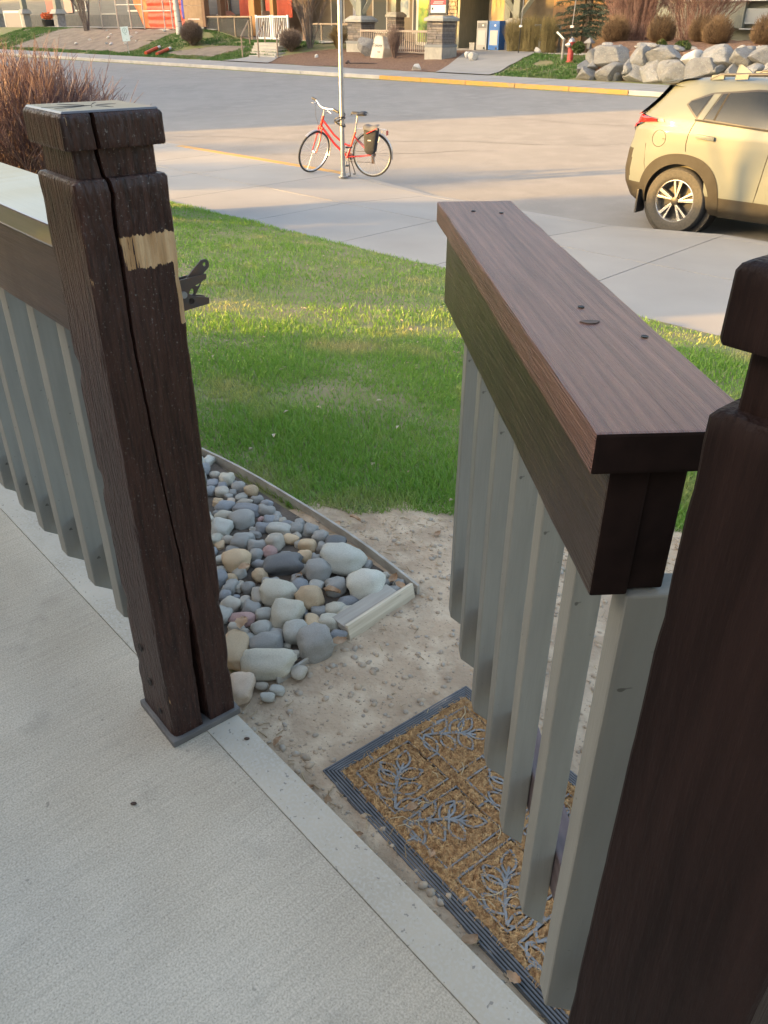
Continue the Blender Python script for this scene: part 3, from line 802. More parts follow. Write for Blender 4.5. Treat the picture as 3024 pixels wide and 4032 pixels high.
STONES = [(-0.132,2.088,0.066,0.045,'w'),(-0.054,1.952,0.053,0.04,'w'),(-0.316,1.921,0.05,0.038,'c'),(-0.315,2.068,0.062,0.031,'d'),(-0.203,2.033,0.038,0.032,'g'),(-0.464,2.085,0.041,0.034,'t'),(-0.218,1.897,0.042,0.035,'t'),(-0.382,2.023,0.025,0.023,'t'),(-0.276,1.817,0.043,0.041,'c'),(-0.307,1.612,0.069,0.036,'c'),(-0.187,1.693,0.044,0.039,'g'),(-0.32,1.692,0.044,0.03,'g'),(-0.401,1.671,0.035,0.054,'t'),(-0.363,1.529,0.031,0.038,'p'),(-0.144,1.967,0.03,0.029,'g'),(-0.484,2.34,0.039,0.033,'g'),(-0.546,2.282,0.033,0.033,'l'),(-0.481,2.413,0.045,0.022,'b'),(-0.561,2.432,0.032,0.025,'b'),(-0.368,2.161,0.024,0.026,'r'),(-0.25,2.192,0.027,0.019,'t'),(-0.358,2.205,0.026,0.031,'m'),(-0.406,1.812,0.037,0.02,'r'),(-0.34,1.759,0.027,0.027,'l'),(-0.245,1.738,0.034,0.029,'l'),(-0.202,1.787,0.021,0.031,'t'),(-0.154,1.796,0.029,0.023,'c'),(-0.141,1.855,0.028,0.023,'c'),(-0.102,1.893,0.034,0.021,'b'),(-0.384,1.858,0.026,0.022,'g'),(-0.447,1.871,0.026,0.024,'m'),(-0.463,1.964,0.019,0.027,'g'),(-0.41,1.962,0.019,0.017,'g'),(-0.413,1.9,0.015,0.025,'m'),(-0.341,1.98,0.027,0.018,'g'),(-0.255,1.961,0.027,0.03,'b'),(-0.373,1.925,0.021,0.03,'m'),(-0.251,2.123,0.025,0.022,'t'),(-0.313,2.138,0.022,0.014,'g'),(-0.411,2.135,0.02,0.02,'g'),(-0.412,2.187,0.031,0.018,'g'),(-0.313,2.23,0.028,0.021,'t'),(-0.296,2.291,0.023,0.02,'g'),(-0.248,2.285,0.023,0.022,'g'),(-0.352,2.284,0.04,0.021,'l'),(-0.404,2.303,0.03,0.017,'b'),(-0.47,2.204,0.029,0.026,'g'),(-0.49,2.169,0.023,0.016,'g'),(-0.411,2.409,0.031,0.018,'g'),(-0.483,2.543,0.028,0.023,'t'),(-0.535,2.575,0.023,0.02,'g'),(-0.587,2.627,0.026,0.026,'c'),(-0.684,2.787,0.019,0.027,'w'),(-0.59,2.538,0.025,0.02,'m'),(-0.211,2.237,0.026,0.021,'g'),(-0.195,2.183,0.023,0.019,'g'),(-0.157,2.201,0.036,0.025,'d'),(-0.129,1.742,0.025,0.017,'b'),(-0.221,1.597,0.02,0.022,'m'),(-0.274,1.534,0.018,0.011,'l'),(-0.314,1.548,0.018,0.01,'m'),(-0.294,1.508,0.02,0.012,'l'),(-0.255,1.672,0.032,0.01,'w'),(0.027,1.943,0.023,0.019,'g'),(-0.187,1.85,0.023,0.017,'g'),(-0.343,1.826,0.026,0.02,'l'),(-0.417,1.772,0.022,0.016,'m'),(-0.308,1.777,0.012,0.024,'c'),(-0.554,2.372,0.031,0.021,'c'),(-0.497,2.468,0.027,0.016,'m'),(-0.454,2.489,0.021,0.016,'g'),(-0.418,2.461,0.021,0.014,'b'),(-0.394,2.354,0.019,0.018,'b'),(-0.373,2.352,0.015,0.014,'g'),(-0.349,2.352,0.015,0.016,'m'),(-0.328,2.329,0.019,0.014,'b'),(-0.29,2.342,0.015,0.015,'g'),(-0.635,2.604,0.022,0.018,'b'),(-0.642,2.681,0.02,0.015,'m'),(-0.282,2.212,0.014,0.017,'m'),(-0.219,2.12,0.016,0.019,'g'),(-0.393,2.091,0.025,0.014,'b'),(-0.249,2.059,0.019,0.021,'m'),(-0.471,2.015,0.021,0.015,'t'),(-0.44,1.974,0.013,0.022,'m'),(-0.507,2.047,0.016,0.02,'l'),(-0.474,1.924,0.018,0.018,'b'),(-0.049,2.051,0.021,0.009,'m'),(-0.04,2.024,0.025,0.006,'b'),(-0.103,1.837,0.029,0.022,'c'),(-0.441,1.92,0.011,0.011,'b'),(-0.443,2.135,0.017,0.014,'m'),(-0.433,2.269,0.021,0.011,'g'),(-0.456,2.24,0.024,0.016,'g'),(-0.516,2.228,0.02,0.017,'m'),(-0.593,2.474,0.017,0.016,'t'),(-0.537,2.198,0.016,0.016,'t'),(-0.55,2.488,0.014,0.011,'p')]
for (x, y, a, b, c) in STONES: add_stone(x, y, a*1.02, b*1.02, c)
# fill between and below with smaller stones
def in_bed(x, y, mrg):
    d = Vector((x, y, 0)) - BC; u = d.dot(BE); v = -d.dot(BN)
    return mrg < u < 2.4 and mrg < v < .54 - mrg*.3 and not (v > .28 and u < .0)
tries = 0; nfill = 0
while tries < 16000 and nfill < 200:
    tries += 1
    u, v = rnd.uniform(.02, 1.9), rnd.uniform(.02, .66)
    p = BC + BE*u - BN*v; r = rnd.uniform(.013, .028) if u < 1.0 else rnd.uniform(.02, .042)
    if not in_bed(p.x, p.y, r): continue
    if (p.xy - PC.xy).length < .135 + r: continue
    if any((p.x-q[0])**2 + (p.y-q[1])**2 < (.80*(r+q[2]*.86))**2 for q in placed): continue
    c = rnd.choice('gggmmmbbllltcr'); nfill += 1
    add_stone(p.x, p.y, r*rnd.uniform(.9,1.3), r*rnd.uniform(.7,.95), c, ang=rnd.uniform(0, 3.1))
# edging strip, its weathered end board
def strip(pts, w, h, z0, name, material, label, cat, jitter=.002):
    t = thing(name, label, cat, pts[0])
    mb = MB(); P = [Vector(p) - Vector(pts[0]) for p in pts]; n = len(P)
    for i, p in enumerate(P):
        d = (P[min(i+1,n-1)] - P[max(i-1,0)]); d.z = 0; d.normalize(); q = Vector((-d.y, d.x, 0))
        for (sw, hz) in ((-w/2,0),(w/2,0),(w/2,h),(-w/2,h)):
            jj = jitter*noise.noise(Vector((i*.9, sw*40, hz*30)))
            mb.v.append(tuple(p + q*(sw+jj) + Vector((0,0,z0+hz+jj))))
    for i in range(n-1):
        for k in range(4): mb.f.append((i*4+k, i*4+(k+1)%4, (i+1)*4+(k+1)%4, (i+1)*4+k))
    mb.f += [(3,2,1,0), ((n-1)*4,(n-1)*4+1,(n-1)*4+2,(n-1)*4+3)]
    mb.build('strip', material, t, bevel=.0015, seg=1)
    return t
ep = [BC + BE*(2.5*i/20) + BN*(.004*math.sin(i*.9) + (.042*math.sin(math.pi*(2.5*i/20)/1.25) if 2.5*i/20 < 1.25 else 0)) + Vector((0,0,-.088)) for i in range(21)]
strip(ep, .010, .062, -.02, 'bed_edging', M['edging'], 'long grey brown edging strip between the river stones and the lawn', 'edging')
e2 = [Vector((.094,1.967,-.09)).lerp(Vector((-.277,1.565,-.09)), k/10) for k in range(11)]
strip(e2, .008, .050, -.018, 'bed_edging', M['edging'], 'thin edging strip along the bare soil end of the stone bed', 'edging')
bt = thing('end_board', 'short weathered grey board lying at the corner of the stone bed', 'board', (0,0,0))
def board(a, b, w, z, h, name, mtl, parent, tilt=0.):
    a, b = Vector(a), Vector(b); c = (a+b)/2; d = (b-a); L_ = d.length; d.normalize(); n = Vector((-d.y, d.x, 0))
    up = Vector((0,0,1)) + n*tilt; up.normalize(); n2 = up.cross(d)
    mb = MB(); mb.obox((0,0,0), Vector((L_/2,0,0)), Vector((0,w/2,0)), Vector((0,0,h/2)))
    o = mb.build(name, mtl, parent, bevel=.002)
    mm = Matrix((d, n2, up)).transposed().to_4x4(); mm.translation = Vector((c.x, c.y, z)); o.matrix_local = mm
    return o
board((.030,1.932,0), (-.125,1.772,0), .062, -.052, .020, 'plank', M['weathered'], bt, .10)
M['pale_board'] = mat('pale_board', (.64,.56,.43), .95, (.44,.37,.27), 12, 7, stretch=(.3,6,6), bump=.4, bscale=30)
board((.088,1.952,0), (-.100,1.750,0), .012, -.062, .050, 'edge_strip', M['pale_board'], bt, -.25)

# ================================================================== PEBBLES, LITTER on the soil
def scatter_poly(n, rmin, rmax, seed, region, shapes=5):
    r_ = random.Random(seed); ico = []
    for k in range(shapes):
        bm = bmesh.new(); bmesh.ops.create_icosphere(bm, subdivisions=1, radius=1)
        for v in bm.verts: v.co *= 1 + .3*noise.noise(v.co*1.7 + Vector((k*5, seed, 0)))
        ico.append((np.array([v.co[:] for v in bm.verts]), np.array([[q.index for q in f.verts] for f in bm.faces]))); bm.free()
    VV = []; FF = []; off = 0
    while n > 0:
        x, y = region(r_)
        if x is None: continue
        n -= 1; v, f = ico[r_.randrange(shapes)]
        r = rmin + (rmax-rmin)*r_.random()**4
        a = r_.uniform(0, 6.28); c, s = math.cos(a), math.sin(a)
        q = v*np.array([r*r_.uniform(.9,1.5), r, r*r_.uniform(.5,.8)])
        q = np.stack([q[:,0]*c - q[:,1]*s + x, q[:,0]*s + q[:,1]*c + y, q[:,2] + zsoil(x, y) + r*.02], 1)
        VV.append(q); FF.append(f+off); off += len(q)
    return np.concatenate(VV), np.concatenate(FF)
def soil_region(r_):
    x, y = r_.uniform(-.42, 1.6), r_.uniform(.35, 2.4)
    n = x*.746 + y*.666
    if n < .675: return None, None
    d = Vector((x, y, 0)) - BC
    if d.dot(BE) > -.01 and d.dot(BN) < .015 and -d.dot(BN) < .56: return None, None
    return x, y
M['pebble'] = mat('pebble', (.43,.325,.22), .9, (.31,.24,.17), 30, 2, .4, .6, world=True, col3=(.36,.33,.28), n3=60.)
V_, F_ = scatter_poly(9000, .0011, .0105, 11, soil_region)
link('pebbles', fast_mesh('pebbles', V_, F_, True), M['pebble'], kind='stuff')
M['pale_litter'] = mat('pale_litter', (.50,.43,.32), .9, (.30,.20,.11), 9, world=True)
def lawn_in(x, y):
    s, t = ST(x, y); d = Vector((x, y, 0)) - BC
    return t < 5.75 and y > 2.5 and not (d.dot(BE) > 0 and d.dot(BN) < .02)
def litter_region(r_):
    for _ in range(50):
        x, y = soil_region(r_)
        if x is not None and (y > 2.05 or x*.746+y*.666 < .75 or r_.random() < .12): return x, y
    return None, None
r_ = random.Random(77); mb = MB()
for _ in range(950):
    x, y = litter_region(r_)
    if x is None: continue
    a = r_.uniform(0, 6.28); l = r_.uniform(.008, .03); z = zsoil(x, y) + .003
    mb.tube([(x, y, z), (x+l*math.cos(a), y+l*math.sin(a), z+r_.uniform(0,.004))], r_.uniform(.0005,.0016), 4)
M['litter'] = mat('litter', (.26,.18,.10), .9, (.42,.33,.20), 20, world=True)
mb.build('twig_litter', M['litter'], kind='stuff', fix=False)
mb = MB(); k = 0                      # dry thatch where the lawn gives out
while k < 1500:
    x = r_.uniform(-.5, 1.4); y = 2.42 + .10*noise.noise(Vector((x*3, 0, 5))) + r_.gauss(-.01, .07); k += 1
    d = Vector((x, y, 0)) - BC
    if d.dot(BE) > 0 and d.dot(BN) < .02: continue
    a = r_.uniform(0, 6.28); l = r_.uniform(.01, .04); z = zxy(x, y) + .016
    w = r_.uniform(.0005, .0011); c, s2 = math.cos(a), math.sin(a)
    mb.add([(x-s2*w, y+c*w, z), (x+s2*w, y-c*w, z), (x+c*l, y+s2*l, z+r_.uniform(-.004, .012))], [(0,1,2)])
mb.build('thatch', mat('thatch', (.46,.38,.22), .9, (.30,.22,.12), 20, world=True), kind='stuff', fix=False)
mb = MB(); k = 0                      # bits of dead leaf lying in the lawn
while k < 260:
    x, y = r_.uniform(-3.5, 2.5), r_.uniform(2.5, 9.5)
    if not lawn_in(x, y): continue
    k += 1; a = r_.uniform(0, 6.28); l = r_.uniform(.008, .022); z = zxy(x, y) + r_.uniform(.012, .03); c, s2 = math.cos(a), math.sin(a)
    mb.add([(x, y, z), (x+c*l-s2*l*.4, y+s2*l+c*l*.4, z+.006), (x+c*l*1.6, y+s2*l*1.6, z+.002), (x+c*l+s2*l*.4, y+s2*l-c*l*.4, z+.008)], [(0,1,2,3)])
mb.build('lawn_litter', M['pale_litter'], kind='stuff', fix=False)

def leaf_mesh(seed, ln=.05, wd=.032):
    r_ = random.Random(seed); mb = MB()
    def fn(i, j):
        w = wd*.5*(math.sin(math.pi*min(1, .04+i))**.7)*(1 + .18*math.sin(i*22+seed))
        x = ln*(i-.5); y = w*(2*j-1)
        z = .010*abs(2*j-1)**1.5*(1 if seed % 2 else .4) + .008*math.sin(i*3+seed) + .003*noise.noise(Vector((i*6, j*6, seed)))
        return (x, y, z)
    mb.grid(fn, 9, 6)
    me = bpy.data.meshes.new('leaf'); me.from_pydata(mb.v, [], mb.f); 
    me.polygons.foreach_set('use_smooth', np.ones(len(me.polygons), dtype=bool)); me.materials.append(M['leaf']); me.update(); return me
leafs = [leaf_mesh(i) for i in range(5)]
def leaves(pts, label, group):
    for i, (x, y, z, sc, a) in enumerate(pts):
        o = bpy.data.objects.new('dry_leaf', leafs[i % 5]); COL.objects.link(o)
        o.location = (x, y, z); o.scale = (sc,)*3; o.rotation_euler = (rnd.uniform(-.3,.3), rnd.uniform(-.3,.3), a); tag(o, label, 'leaf', group)
leaves([(-.060,1.093,-.072,.9,.4),(-.05,1.03,-.075,.7,2.2),(.09,.93,-.072,1.0,1.3),(.135,.865,-.070,.8,.2),(-.12,1.19,-.074,.6,1.9),(.175,.80,-.072,.7,2.7),(-.165,1.225,-.074,.5,.8)],
       'dry curled brown leaf caught between the doormat and the concrete slab', 'dry leaves between doormat and slab')
leaves([(-.392,1.752,-.03,1.1,1.5),(-.15,1.915,-.045,1.0,.3),(-.17,1.945,-.05,.8,2.2),(.03,1.99,-.045,.8,1.0),(.05,1.965,-.05,.7,2.5),(-.43,2.035,-.04,.8,.6),(-.06,1.99,-.05,.7,.2),(-.12,1.70,-.045,.9,.5),(-.26,2.01,-.05,.6,1.2)],
       'dry brown leaf lying among the river stones', 'dry leaves among the river stones')
leaves([(-.25,1.36,-.070,.6,.9),(-.10,2.36,-.065,.8,.1),(-.16,2.34,-.068,.7,1.2),(.30,2.15,-.07,.6,2.0),(.18,2.28,-.068,.6,.7)],
       'dry brown leaf lying on the bare soil', 'dry leaves on the bare soil')
leaves([(.065,1.165,-.060,.55,.4),(.10,1.05,-.060,.5,1.2),(.165,.87,-.060,.8,.7),(.235,.80,-.060,.6,2.4)],
       'small dry leaf resting on the coir of the doormat', 'dry leaves on the doormat')
# straws on the mat
mb = MB(); r_ = random.Random(3)
for _ in range(26):
    p = MC + MX*r_.uniform(.06,.70) + Vector((.785,.62,0))*r_.uniform(.05,.40)
    a = r_.uniform(0, 3.14); l = r_.uniform(.015,.05)
    mb.tube([(p.x, p.y, mz+.014), (p.x+l*.5*math.cos(a), p.y+l*.5*math.sin(a), mz+.018), (p.x+l*math.cos(a+.3), p.y+l*math.sin(a+.3), mz+.015)], .0009, 4)
mb.build('straw_litter', mat('straw', (.50,.40,.24), .8), kind='stuff', fix=False)
tagseed = [(-.52,1.12),(-.31,1.30)]
for x, y in tagseed:
    mb = MB(); mb.lathe([(.0008,0),(.0045,.002),(.004,.004),(.001,.0055)], 10, Matrix.Translation((0,0,0)))
    o = mb.build('seed_husk', mat('husk', (.05,.025,.015), .5) if 'husk' not in bpy.data.materials else bpy.data.materials['husk'], smooth='all')
    o.location = (x, y, .001); o.scale = (1.5, .9, 1); tag(o, 'tiny dark brown seed husk on the slab %s' % ('left of the scraped post' if x < -.4 else 'on the smooth border by the scraped post'), 'seed')

# ================================================================== LAWN GRASS
def blades(n, region, hmin, hmax, wmin, wmax, seed, zfn):
    rg = np.random.default_rng(seed); pts = []
    while len(pts) < n:
        P = region(rg, n)
        pts += P
    P = np.array(pts[:n]); N = len(P)
    z = np.array([zfn(x, y) for x, y in P])
    h = rg.uniform(hmin, hmax, N) * P_scale(P); w = rg.uniform(wmin, wmax, N)
    a = rg.uniform(0, 2*np.pi, N); b = rg.uniform(0, 2*np.pi, N); lean = rg.uniform(.15, .9, N)*h
    cx, cy = np.cos(a), np.sin(a); lx_, ly_ = np.cos(b)*lean, np.sin(b)*lean
    V = np.zeros((N, 5, 3))
    for k, (f, ww) in enumerate(((0,1.),(.55,.75))):
        for q, sg in enumerate((-1, 1)):
            V[:, 2*k+q, 0] = P[:,0] + lx_*f**1.6 + cx*w*ww*sg; V[:, 2*k+q, 1] = P[:,1] + ly_*f**1.6 + cy*w*ww*sg; V[:, 2*k+q, 2] = z + h*f - .004
    V[:, 4, 0] = P[:,0] + lx_; V[:, 4, 1] = P[:,1] + ly_; V[:, 4, 2] = z + h*.92
    base = (np.arange(N)*5)[:, None]
    F = np.concatenate([base + np.array([[0,1,3]]), base + np.array([[0,3,2]]), base + np.array([[2,3,4]])])
    return V.reshape(-1, 3), F
def P_scale(P):
    return np.array([.75 + .7*max(-.5, noise.noise(Vector((x*1.6, y*1.6, 9)))) for x, y in P])
def lawn_ok(x, y):
    s, t = ST(x, y)
    edge = 5.84 + .05*noise.noise(Vector((s*4, 0, 0))) - (.10 if s > -4 else 0)
    if t > edge: return False
    d = Vector((x, y, 0)) - BC
    if d.dot(BE) > 0 and d.dot(BN) < .02: return False
    if y < 2.42 + .10*noise.noise(Vector((x*3, 0, 5))) + .03*noise.noise(Vector((x*14, 0, 5))) and x > -.75: return False
    n = noise.noise(Vector((x*1.5, y*1.5, 31)))
    if n > .28 and noise.noise(Vector((x*60, y*60, 3))) < (n-.28)*1.3 - .35: return False
    return True
def reg_near(rg, n):
    out = []
    for _ in range(4000):
        x, y = rg.uniform(-1.1, 1.5), rg.uniform(2.3, 5.0)
        if rg.random() < (5.4-y)/3.0 and lawn_ok(x, y): out.append((x, y))
    return out
def reg_far(rg, n):
    out = []
    for _ in range(4000):
        x, y = rg.uniform(-3.9, 3.6), rg.uniform(3.6, 11.6)
        if lawn_ok(x, y) and not (x < -1.2 and y < 3.6): out.append((x, y))
    return out
def reg_left(rg, n):
    out = []
    for _ in range(4000):
        x, y = rg.uniform(-6.5, -.9), rg.uniform(2.6, 13)
        if lawn_ok(x, y): out.append((x, y))
    return out
V1, F1 = blades(80000, reg_near, .022, .058, .0012, .0025, 1, zxy)
V2, F2 = blades(72000, reg_far, .022, .048, .0019, .0038, 2, zxy)
V3, F3 = blades(14000, reg_left, .03, .055, .003, .005, 3, zxy)
def reg_right(rg, n):
    out = []
    for _ in range(4000):
        x, y = rg.uniform(1.4, 5.5), rg.uniform(1.0, 5.2)
        if lawn_ok(x, y): out.append((x, y))
    return out
V4, F4 = blades(22000, reg_right, .025, .052, .002, .004, 5, zxy)
VV = np.concatenate([V1, V2, V3, V4]); FF = np.concatenate([F1, F2+len(V1), F3+len(V1)+len(V2), F4+len(V1)+len(V2)+len(V3)])
g = link('lawn_grass', fast_mesh('lawn_grass', VV, FF), M['grass'], kind='stuff')
tag(g, 'short green lawn grass with straw coloured patches beyond the stone bed', 'grass')
# ================================================================== SIGN POLE, BICYCLE
pole = thing('sign_pole', 'tall round galvanised steel pole on the kerb with a bicycle leaning at it', 'pole', (-.63, 12.78, -.56))
mb = MB(); mb.lathe([(.032,0),(.032,3.1)], 20); mb.build('tube', M['steel'], pole, smooth=True)
mb = MB(); mb.lathe([(.075,0),(.075,.012),(.04,.016),(.04,.06),(.033,.062)], 20); mb.build('base_flange', M['steel'], pole, smooth=True)

M['red'] = mat('red_paint', (.52,.016,.013), .35, coat=.15)
M['tyre'] = mat('tyre', (.028,.028,.028), .8, (.045,.043,.04), 40, bump=.15, bscale=150)
M['black'] = mat('black_plastic', (.022,.022,.024), .45)
M['silver'] = mat('silver', (.62,.62,.62), .28, metal=.9)
M['fender'] = mat('fender', (.35,.36,.38), .3, metal=.6)
M['cloth_black'] = mat('cloth_black', (.010,.012,.017), .85, (.022,.025,.032), 30, bump=.2, bscale=90)
M['cloth_red'] = mat('cloth_red', (.55,.03,.03), .7)
bdir = Vector((-.945, .328, 0)).normalized()
bike = thing('bicycle', 'red step-through bicycle with silver bars parked on its stand beside the steel pole', 'bicycle', (-.20, 12.80, -.56), math.atan2(bdir.y, bdir.x))
RW = .335
def wheel(parent, Mx, spokes=18):
    mb = MB()
    mb.lathe([(.300,-.010),(.312,-.012),(.312,.012),(.300,.010)], 48, Mx, closed=True)
    mb.lathe([(.020,-.03),(.020,.03)], 12, Mx)
    for k in range(spokes):
        a = 2*math.pi*k/spokes; b = a + (.35 if k % 2 else -.35)
        mb.tube([Mx @ Vector((.02*math.cos(b), .02*math.sin(b), .022*(1 if k % 2 else -1))), Mx @ Vector((.302*math.cos(a), .302*math.sin(a), 0))], .0013, 4, False)
    w = mb.build('wheel', M['silver'], parent, smooth=True)
    t = MB(); t.lathe([(.321 + .017*math.cos(q), .016*math.sin(q)) for q in np.linspace(0, 2*math.pi, 10, endpoint=False)], 56, Mx, closed=True)
    t.build('tyre', M['tyre'], w, smooth=True)
    return w
Rx = Matrix.Rotation(R(90), 4, 'X')
wheel(bike, Matrix.Translation((0,0,RW)) @ Rx)
BBp = Vector((.43,0,.285)); ST_top = Vector((.285,0,.66))
hd_b, hd_t = Vector((.895,0,.70)), Vector((.845,0,.86))
ax_ = (hd_t - hd_b).normalized()
STEER = Matrix.Translation(hd_t) @ Matrix.Rotation(R(66), 4, ax_) @ Matrix.Translation(-hd_t)
mb = MB()
mb.tube([hd_b - ax_*.02, hd_t + ax_*.02], .021, 12)
mb.tube([hd_b + ax_*.03, Vector((.66,0,.47)), BBp], .019, 10)
mb.tube([hd_t - ax_*.04, Vector((.66,0,.60)), Vector((.50,0,.485)), Vector((.42,0,.455)), Vector((.355,0,.46))], [.017,.016,.015,.014,.013], 10)
mb.tube([BBp, ST_top], .016, 10)
for y in (-.055,.055):
    mb.tube([BBp + Vector((-.02,y*.5,0)), Vector((.18,y*.85,.305)), Vector((0,y,RW))], .0095, 8)
    mb.tube([ST_top + Vector((.02,y*.3,-.07)), Vector((0,y,RW))], .007, 8)
mb.lathe([(.024,-.036),(.024,.036)], 14, Matrix.Translation(BBp) @ Rx)
mb.build('frame', M['red'], bike, smooth=True)
mb = MB()
hub_f = Vector((1.03,0,RW))
for y in (-.05,.05):
    mb.tube([STEER @ (hd_b + Vector((.005,y*.8,.0))), STEER @ Vector((.955,y,.50)), STEER @ Vector((1.03,y,RW))], [.013,.011,.008], 8)
mb.tube([STEER @ (hd_b + Vector((0,-.05,.005))), STEER @ (hd_b + Vector((0,.05,.005)))], .014, 8)
mb.build('fork', M['red'], bike, smooth=True)
wheel(bike, STEER @ Matrix.Translation(hub_f) @ Rx)
mb = MB(); tr = lambda *p: STEER @ Vector(p)
mb.tube([tr(.842,0,.87), tr(.825,0,.97), tr(.865,0,1.01)], .012, 8)
mb.tube([tr(.80,-.31,1.035), tr(.82,-.20,1.045), tr(.855,-.08,1.02), tr(.865,0,1.012), tr(.855,.08,1.02), tr(.82,.20,1.045), tr(.80,.31,1.035)], .0115, 8)
for y in (-.16,.16):
    mb.tube([tr(.83,y,1.045), tr(.90,y*1.05,1.03), tr(.885,y*1.5,1.01)], .006, 6)
hb = mb.build('handlebar', M['silver'], bike, smooth=True)
for sg in (-1, 1):
    mb = MB(); mb.tube([tr(.815,sg*.215,1.046), tr(.80,sg*.32,1.035)], .019, 10); mb.build('grip', M['black'], hb, smooth=True)
    mb = MB(); mb.tube([tr(.835,sg*.165,1.045), tr(.90,sg*.14,.99), tr(.94,sg*.07,.86), tr(.93,0,.72)], .0032, 5, False); mb.build('brake_cable', M['black'], hb, smooth=True)
mb = MB(); mb.tube([ST_top - Vector((-.01,0,.05)), Vector((.245,0,.905))], .0135, 10); mb.build('seat_post', M['silver'], bike, smooth=True)
mb = MB()
def saddle(i, j):
    x = .36 - .27*i; w = .022 + .075*sst((i-.30)/.55); y = w*(2*j-1)
    return (x, y, .945 + .012*math.cos((2*j-1)*1.4) - .03*abs(2*j-1)**2 + (.014*i if i > .6 else 0) - (.02 if i in (0, 1) else 0))
mb.grid(saddle, 12, 10); mb.grid(lambda i, j: (saddle(i, j)[0], saddle(i, j)[1]*.9, .905), 12, 10)
sad = mb.build('saddle', M['black'], bike, smooth='all', fix=False)
mb = MB(); mb.box(.11,.24,-.06,.06,.900,.925); mb.build('saddle_base', M['black'], sad, bevel=.008)
def arc(cx, cz, r, a0, a1, y0, y1, Mx=None, n=18):
    Mx = Mx or Matrix(); mb = MB()
    mb.grid(lambda i, j: tuple(Mx @ Vector((cx + (r + .006*math.sin(math.pi*j))*math.cos(a0+(a1-a0)*i), y0+(y1-y0)*j, cz + (r + .006*math.sin(math.pi*j))*math.sin(a0+(a1-a0)*i)))), n, 4)
    return mb
arc(0, RW, .352, R(20), R(190), -.024, .024).build('mudguard', M['fender'], bike, smooth='all', fix=False)
arc(1.03, RW, .352, R(60), R(205), -.024, .024, STEER).build('mudguard', M['fender'], bike, smooth='all', fix=False)
mb = MB()
for y in (-.06,.06):
    mb.tube([(0,y,RW),(-.02,y,.70)], .0045, 6); mb.tube([(-.22,y,.71),(.24,y,.72),(.29,y*.3,.68)], .0045, 6); mb.tube([(0,y,RW),(-.16,y,.70)], .004, 6)
for x in (-.2,-.05,.12): mb.tube([(x,-.06,.71),(x,.06,.71)], .004, 6)
mb.build('rear_rack', M['silver'], bike, smooth=True)
mb = MB(); mb.box(-.262,-.255,-.045,.045,.63,.70); mb.build('rear_reflector', mat('reflector', (.50,.04,.035), .3), bike, bevel=.002)
mb = MB()
for sg in (-1, 1):
    mb.tube([(.40,sg*.03,.27),(.36,sg*.09,.10),(.34,sg*.115,.004)], .0075, 8); mb.tube([(.335,sg*.115,.008),(.385,sg*.12,.006)], .009, 6)
mb.build('kickstand', M['black'], bike, smooth=True)
mb = MB(); mb.lathe([(.082,-.004),(.082,.004)], 28, Matrix.Translation((.43,-.048,.285)) @ Rx)
mb.tube([(.43,-.06,.285),(.50,-.065,.13)], .008, 6); mb.tube([(.43,.06,.285),(.36,.065,.44)], .008, 6)
cr = mb.build('crankset', M['silver'], bike, smooth=True)
for x, y, z in ((.50,-.11,.13),(.36,.11,.44)):
    mb = MB(); mb.box(x-.045,x+.045,y-.045,y+.045,z-.011,z+.011); mb.build('pedal', M['black'], cr, bevel=.004)
mb = MB()
mb.tube([(.43,-.048,.367),(0,-.05,.375)], .004, 5); mb.tube([(.43,-.048,.203),(.02,-.055,.21),(-.01,-.055,.27)], .004, 5)
mb.lathe([(.05,-.01),(.03,.012)], 18, Matrix.Translation((0,-.05,RW)) @ Rx); mb.box(-.015,.03,-.075,-.055,.19,.29)
mb.build('chain', M['metal_dark'], bike, smooth=True)
bike.scale = (.9,)*3
# pannier bag hanging on the near (left) side of the rack
pan = thing('pannier_bag', 'black pannier bag with a red strap hanging on the bicycle rear rack', 'bag', bike.location.copy(), bike.rotation_euler.z); pan.scale = (.9,)*3
def pann(i, j):
    a = 2*math.pi*i; k = j
    hw = .125 - .03*(1-k) ; zz = .38 + .36*k
    ca, sa = math.cos(a), math.sin(a)
    rx = math.copysign(abs(ca)**.55, ca)*hw; ry = math.copysign(abs(sa)**.55, sa)*(.055 + .012*math.sin(math.pi*k))
    if j == 0: rx *= .75; ry *= .75
    return (-.04 + rx + .02*(1-k), .135 + ry, zz - (.03*(1-k)**3*(1-abs(ca))) + .004*noise.noise(Vector((a*2, k*5, 1))))
mb = MB(); mb.grid(pann, 28, 12); nb = len(mb.v) - 29
mb.f += [tuple(range(nb, nb+28)), tuple(range(27,-1,-1))]
pbag = mb.build('bag_body', M['cloth_black'], pan, smooth=True)
mb = MB(); mb.grid(lambda i, j: (-.165 + .25*i, .070 + .135*math.sin(math.pi*.5*j) , .755 + .03*math.cos(math.pi*.5*j) - .09*max(0, j-.55) + .008*math.sin(i*9)), 10, 10)
mb.build('bag_flap', mat('cloth_grey', (.075,.08,.095), .7), pan, smooth='all', fix=False)
mb = MB(); mb.tube([(-.155,.195,.745),(-.06,.207,.70),(.02,.205,.665)], .012, 8, True, .4); mb.build('strap', M['cloth_red'], pan, smooth=True)
mb = MB(); mb.box(-.05,.0,.198,.204,.56,.575); mb.build('reflective_tab', mat('tab', (.5,.5,.52), .4), pan)
lk = thing('cable_lock', 'black coiled cable lock looped round the steel pole and bicycle frame', 'lock', (-.63, 12.78, .10))
mb = MB(); pts = []
for k in range(60):
    a = k/59*2*math.pi*3.2; pts.append((-.03 + .075*math.cos(a), -.02 + .06*math.sin(a), .02 + .05*math.sin(a*.7) + k*.0022))
mb.tube(pts, .008, 6); mb.build('cable', M['black'], lk, smooth=True)

